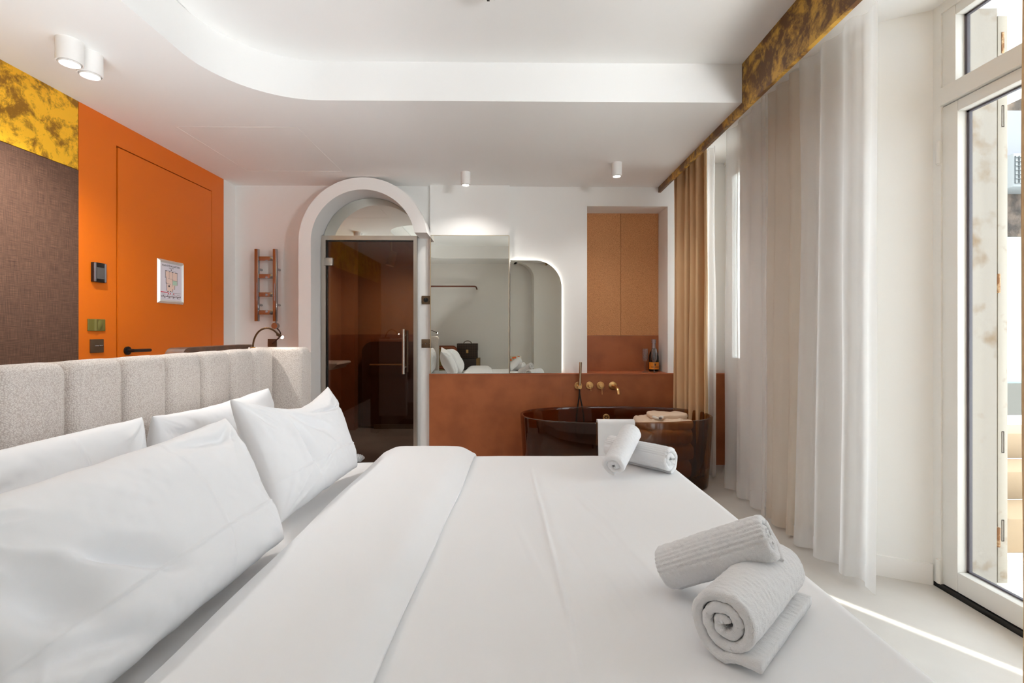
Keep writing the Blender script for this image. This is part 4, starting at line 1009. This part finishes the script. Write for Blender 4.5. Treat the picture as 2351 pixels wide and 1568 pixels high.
bn = root('bench', (0.62, -0.28, 0), 'low pale bench behind the bed, only seen in the backlit mirror', 'bench')
bx('bench_top', WHITE, 0.46, 0.85, -0.46, -0.12, 0.44, 0.48, bn, 0.005)
for x in (0.49, 0.82):
    for y in (-0.43, -0.15): bx('leg', WHITE, x - 0.015, x + 0.015, y - 0.015, y + 0.015, 0, 0.44, bn)
def mat_floral():
    m, nt, b = new('floral_print')
    tc = nt.nodes.new('ShaderNodeTexCoord'); n = nt.nodes.new('ShaderNodeTexVoronoi'); n.inputs['Scale'].default_value = 16
    r = nt.nodes.new('ShaderNodeValToRGB'); e = r.color_ramp.elements
    e[0].position = 0.0; e[0].color = rgb(226, 96, 50); e[1].position = 0.62; e[1].color = rgb(238, 226, 212)
    k = e.new(0.34); k.color = rgb(230, 120, 70); k = e.new(0.38); k.color = rgb(238, 226, 212); k = e.new(0.50); k.color = rgb(70, 140, 90); k = e.new(0.54); k.color = rgb(238, 226, 212)
    nt.links.new(tc.outputs['Object'], n.inputs['Vector']); nt.links.new(n.outputs['Distance'], r.inputs['Fac']); nt.links.new(r.outputs['Color'], b.inputs['Base Color']); b.inputs['Roughness'].default_value = 0.9
    return m
cu = MB()
def cush(u, v, s):
    a, b = 2 * u - 1, 2 * v - 1
    e = max(0, (1 - abs(a) ** 2.4)) * max(0, (1 - abs(b) ** 2.4))
    return (0.60 + 0.19 * a, -0.30 + 0.03 * s * 1.6 * e ** 0.45, 0.61 + 0.13 * b)
cu.grid(lambda u, v: cush(u, v, 1), 30, 24); cu.grid(lambda u, v: cush(u, v, -1), 30, 24)
tag(cu.build('cushion', mat_floral(), None, smooth=180, weld=0.0005), 'cushion with orange floral print on the bench, seen in the backlit mirror', 'cushion')

for nm, x, y, z, sgn, lb in (('pier_fill_lamp', 1.78, 0.30, 1.86, -1, 'added brass fill lamp on the window pier, out of view behind the viewer'),):  # fill lamp added out of view to brighten ceiling and back wall
    t = root(nm, (x, y, z), lb, 'lamp')
    bx('back_plate', BRASS, min(x, x + sgn * 0.012), max(x, x + sgn * 0.012), y - 0.05, y + 0.05, z - 0.06, z + 0.06, t, 0.003)
    MB().tube([(x + sgn * 0.01, y, z), (x + sgn * 0.13, y, z)], 0.008, 10).build('arm', BRASS, t, smooth=50)
    MB().lathe([(0.02, -0.03), (0.045, -0.03), (0.062, 0.07), (0.059, 0.07), (0.042, -0.024), (0.02, -0.024)], (x + sgn * 0.13, y, z), n=28, closed=True).build('lamp_shade', BRASS, t, smooth=50)
# ------------------------------------------------------------------ outside the windows
cj = MB()
cj.prism([(2.141, 2.255), (2.312, 2.25), (2.312, 3.655), (2.141, 3.655)], 'z', -0.15, 2.95)
cj.box(2.141, 2.312, -0.9, 0.53, -0.15, 2.95)
cj.box(2.141, 2.312, 0.53, 2.255, 2.74, 2.95); cj.box(2.141, 2.312, 3.655, 4.70, 2.74, 2.95)
struct(cj.build('wall_facade', CONC), 'weathered stained concrete reveal outside the balcony door')
hl = MB().lathe([(0, 0), (0.02, 0.0), (0.024, 0.002), (0.02, 0.0035), (0, 0.0035)], (2.158, 2.2555, 0.895), (0, -1, 0), 14)
hl.v = [(2.158 + (p[0] - 2.158) * 1.0, p[1], 0.895 + (p[2] - 0.895) * 0.62) for p in hl.v]
struct(hl.build('trim_11', pm('dark_hole', rgb(60, 58, 52), 0.9)), 'dark broken hole in the concrete reveal')
ss = root('shutter', (2.36, 2.5, 0.0), 'cream painted shutter leaf folded open outside the balcony door', 'shutter')
bx('leaf', SHUT, 2.338, 2.386, 2.27, 2.86, 0.0, 2.40, ss, 0.004)
bx('leaf', SHUT, 2.338, 2.386, 2.27, 2.86, 2.44, 2.70, ss, 0.004)
for z in (2.17, 0.62, 0.20):
    mor = MB()
    mor.box(2.356, 2.366, 2.2685, 2.2705, z, z + 0.003); mor.box(2.356, 2.366, 2.2685, 2.2705, z + 0.10, z + 0.103); mor.box(2.3555, 2.3575, 2.2685, 2.2705, z, z + 0.103); mor.box(2.365, 2.367, 2.2685, 2.2705, z, z + 0.103)
    mor.build('mortise_mark', DARK, ss)
bx('keeper_slot', RUST, 2.354, 2.366, 2.267, 2.2705, 2.52, 2.62, ss)
for z in (0.18, 1.38):
    MB().tube([(2.325, 2.262, z), (2.325, 2.262, z + 0.09)], 0.012, 12).build('hinge', RUST, ss, smooth=50)
# slabs added out of view to block the sun; the gap passes one streak
TER = pm('terrace_stone', rgb(226, 220, 210), 0.9)
struct(bx('floor_terrace', TER, 2.03, 4.2, -3.0, 7.0, -0.14, -0.02))
d_ = Vector((0.585, -0.811, 0)); nn_ = Vector((0.811, 0.585, 0))
q0 = Vector((1.81, 1.68, 0)) + d_ * 0.86; gap = 0.013
def lineat(x, off):
    p = Vector((1.81, 1.68, 0)) + nn_ * off
    return (x, p.y + (x - p.x) * d_.y / d_.x)
a1, a2 = lineat(2.313, gap), lineat(3.9, gap); b1, b2 = lineat(2.313, -gap), lineat(3.9, -gap)
struct(MB().prism([a1, a2, (3.9, 7.0), (2.313, 7.0)], 'z', 2.96, 3.06).build('trim_12', TER), 'added unseen slab above the windows that blocks the sun')
struct(MB().prism([b1, b2, (3.9, -3.0), (2.313, -3.0)], 'z', 2.96, 3.06).build('trim_13', TER), 'second added sun-blocking slab above the balcony door, unseen')
# houses across the street
STONE = pm('rubble_stone', rgb(96, 82, 70), 0.95, var=(5, rgb(52, 44, 38), 0.42, 0.6, 8), bump=(12, 0.6, 0.03))
hs1 = root('stone_house', (7.0, 7.2, -2.0), 'old stone house with tiled roof across the street, seen through the balcony door', 'house')
bx('wall', STONE, 6.6, 8.4, 7.0, 8.0, 1.9, 5.75, hs1)
bx('gutter', pm('zinc_gutter', rgb(86, 92, 94), 0.5), 6.5, 8.4, 6.88, 7.02, 5.56, 5.76, hs1)
rfm = MB()
for k in range(9): rfm.tube([(6.55 + 0.2 * k, 6.9, 5.80), (6.55 + 0.2 * k, 8.0, 6.3)], 0.11, 10)
rfm.build('roof_tiles', pm('roof_tile', rgb(84, 64, 54), 0.9), hs1, smooth=60)
bx('window_shutter', pm('pale_shutter', rgb(104, 106, 114), 0.6), 7.22, 7.9, 6.93, 6.99, 3.72, 4.4, hs1)
ac = root('air_conditioner', (7.3, 6.8, 3.2), 'white air conditioner unit on the stone house', 'air conditioner')
bx('casing', pm('grey_casing', rgb(122, 124, 122), 0.5), 7.02, 7.75, 6.6, 6.98, 3.2, 3.66, ac, 0.01)
gr = MB()
for k in range(7): gr.box(7.03 + 0.055 * k, 7.036 + 0.055 * k, 6.585, 6.60, 3.24, 3.62)
for k in range(7): gr.box(7.03, 7.37, 6.583, 6.598, 3.24 + 0.06 * k, 3.246 + 0.06 * k)
gr.build('fan_grille', pm('grey_grille', rgb(70, 74, 74), 0.5), ac)
gs = root('glass_screen', (7.2, 6.9, -1.0), 'pale turquoise glass screen across the street', 'screen')
bx('panel', pm('turquoise_panel', rgb(118, 140, 142), 0.3), 6.55, 8.2, 6.85, 6.9, 0.45, 2.55, gs)
bx('base_wall', pm('grey_base', rgb(80, 78, 72), 0.8), 6.55, 8.2, 6.80, 6.92, 0.0, 0.45, gs)
stp = root('outdoor_steps', (3.0, 2.7, 0), 'pale stone steps outside the balcony door', 'steps')
for k in range(3):
    bx('step', pm('step_stone', rgb(128, 112, 92), 0.9), 2.72 + 0.0, 4.0, 2.62 + 0.3 * k, 2.92 + 0.3 * k, -0.02 if k == 0 else 0.17 * k, 0.17 * (k + 1), stp, 0.008)

# ------------------------------------------------------------------ light
w = bpy.data.worlds.new('sky'); sc.world = w; w.use_nodes = True
bg = w.node_tree.nodes['Background']; bg.inputs['Color'].default_value = (0.90, 0.97, 1.07, 1); bg.inputs['Strength'].default_value = 3.1
sun = bpy.data.lights.new('sun', 'SUN'); sun.energy = 7; sun.angle = math.radians(0.53); sun.color = (1, 0.95, 0.86)
so_ = bpy.data.objects.new('sun', sun); C.objects.link(so_)
dirv = Vector((-0.585, 0.811, -1.43)); so_.rotation_euler = dirv.to_track_quat('-Z', 'Y').to_euler()
def portal(name, loc, sy, sz):
    l = bpy.data.lights.new(name, 'AREA'); l.shape = 'RECTANGLE'; l.size = sz; l.size_y = sy
    l.cycles.is_portal = True
    o = bpy.data.objects.new(name, l); C.objects.link(o); o.location = loc
    o.rotation_euler = Vector((-1, 0, 0)).to_track_quat('-Z', 'Y').to_euler()
    # track: local Y along world z? use explicit matrix
    o.matrix_world = Matrix.Translation(loc) @ Matrix(((0, 0, 1, 0), (1, 0, 0, 0), (0, 1, 0, 0), (0, 0, 0, 1)))
    l.size = sy; l.size_y = sz
portal('window_portal', (2.33, 4.0, 1.35), 0.72, 2.7); portal('door_portal', (2.34, 1.4, 1.36), 1.72, 2.75)
def spotl(name, loc, en, ang=110, col=(1, 0.97, 0.93)):
    l = bpy.data.lights.new(name, 'SPOT'); l.energy = en; l.spot_size = math.radians(ang); l.spot_blend = 0.9; l.shadow_soft_size = 0.03; l.color = col
    o = bpy.data.objects.new(name, l); C.objects.link(o); o.location = loc
for loc in ((-1.955, 2.19, 2.385), (-1.952, 2.293, 2.385), (-0.332, 3.97, 2.385), (0.856, 3.73, 2.385)): spotl('spot_beam', loc, 25 if loc[0] < -1 else 12, 140)
def upl(name, loc, aim, en, ang, soft):
    l = bpy.data.lights.new(name, 'SPOT'); l.energy = en; l.spot_size = math.radians(ang); l.spot_blend = 0.9; l.shadow_soft_size = soft; l.color = (0.94, 0.985, 1.02)
    o = bpy.data.objects.new(name, l); C.objects.link(o); o.location = loc; o.rotation_euler = Vector(aim).to_track_quat('-Z', 'Y').to_euler()
upl('pier_fill', (1.65, 0.30, 1.98), (-1.35, 1.15, 0.60), 102, 116, 0.16)  # added fill from the right, stands for no known lamp
la = bpy.data.lights.new('headboard_fill', 'AREA'); la.shape = 'RECTANGLE'; la.size = 0.04; la.size_y = 1.9; la.energy = 12; la.color = (0.94, 0.985, 1.02)  # added upward fill for the ceiling, hidden behind the headboard
lo = bpy.data.objects.new('headboard_fill', la); C.objects.link(lo); lo.location = (-1.56, 1.25, 1.02); lo.rotation_euler = (PI, 0.12, 0)
spotl('bath_beam', (-1.2, 5.3, 2.24), 26, 150)

# ------------------------------------------------------------------ camera
TH = 0.0122
cam = bpy.data.cameras.new('camera'); co = bpy.data.objects.new('camera', cam); C.objects.link(co)
cam.sensor_width = 36; cam.sensor_fit = 'HORIZONTAL'; cam.lens = 1110 / 2351 * 36; cam.shift_y = -24 / 2351; cam.clip_start = 0.02
co.location = (0, 0, 1.2); co.rotation_euler = (PI / 2, 0, -TH)
sc.camera = co
vs = sc.view_settings; vs.view_transform = 'Standard'; vs.look = 'None'; vs.gamma = 1; vs.exposure = 0.69; vs.use_curve_mapping = False
cy = sc.cycles
cy.max_bounces = 9; cy.diffuse_bounces = 6; cy.glossy_bounces = 4; cy.transmission_bounces = 4; cy.transparent_max_bounces = 14
cy.use_adaptive_sampling = True; cy.adaptive_threshold = 0.15; cy.adaptive_min_samples = 16
cy.caustics_reflective = False; cy.caustics_refractive = False; cy.sample_clamp_indirect = 6; cy.use_denoising = True
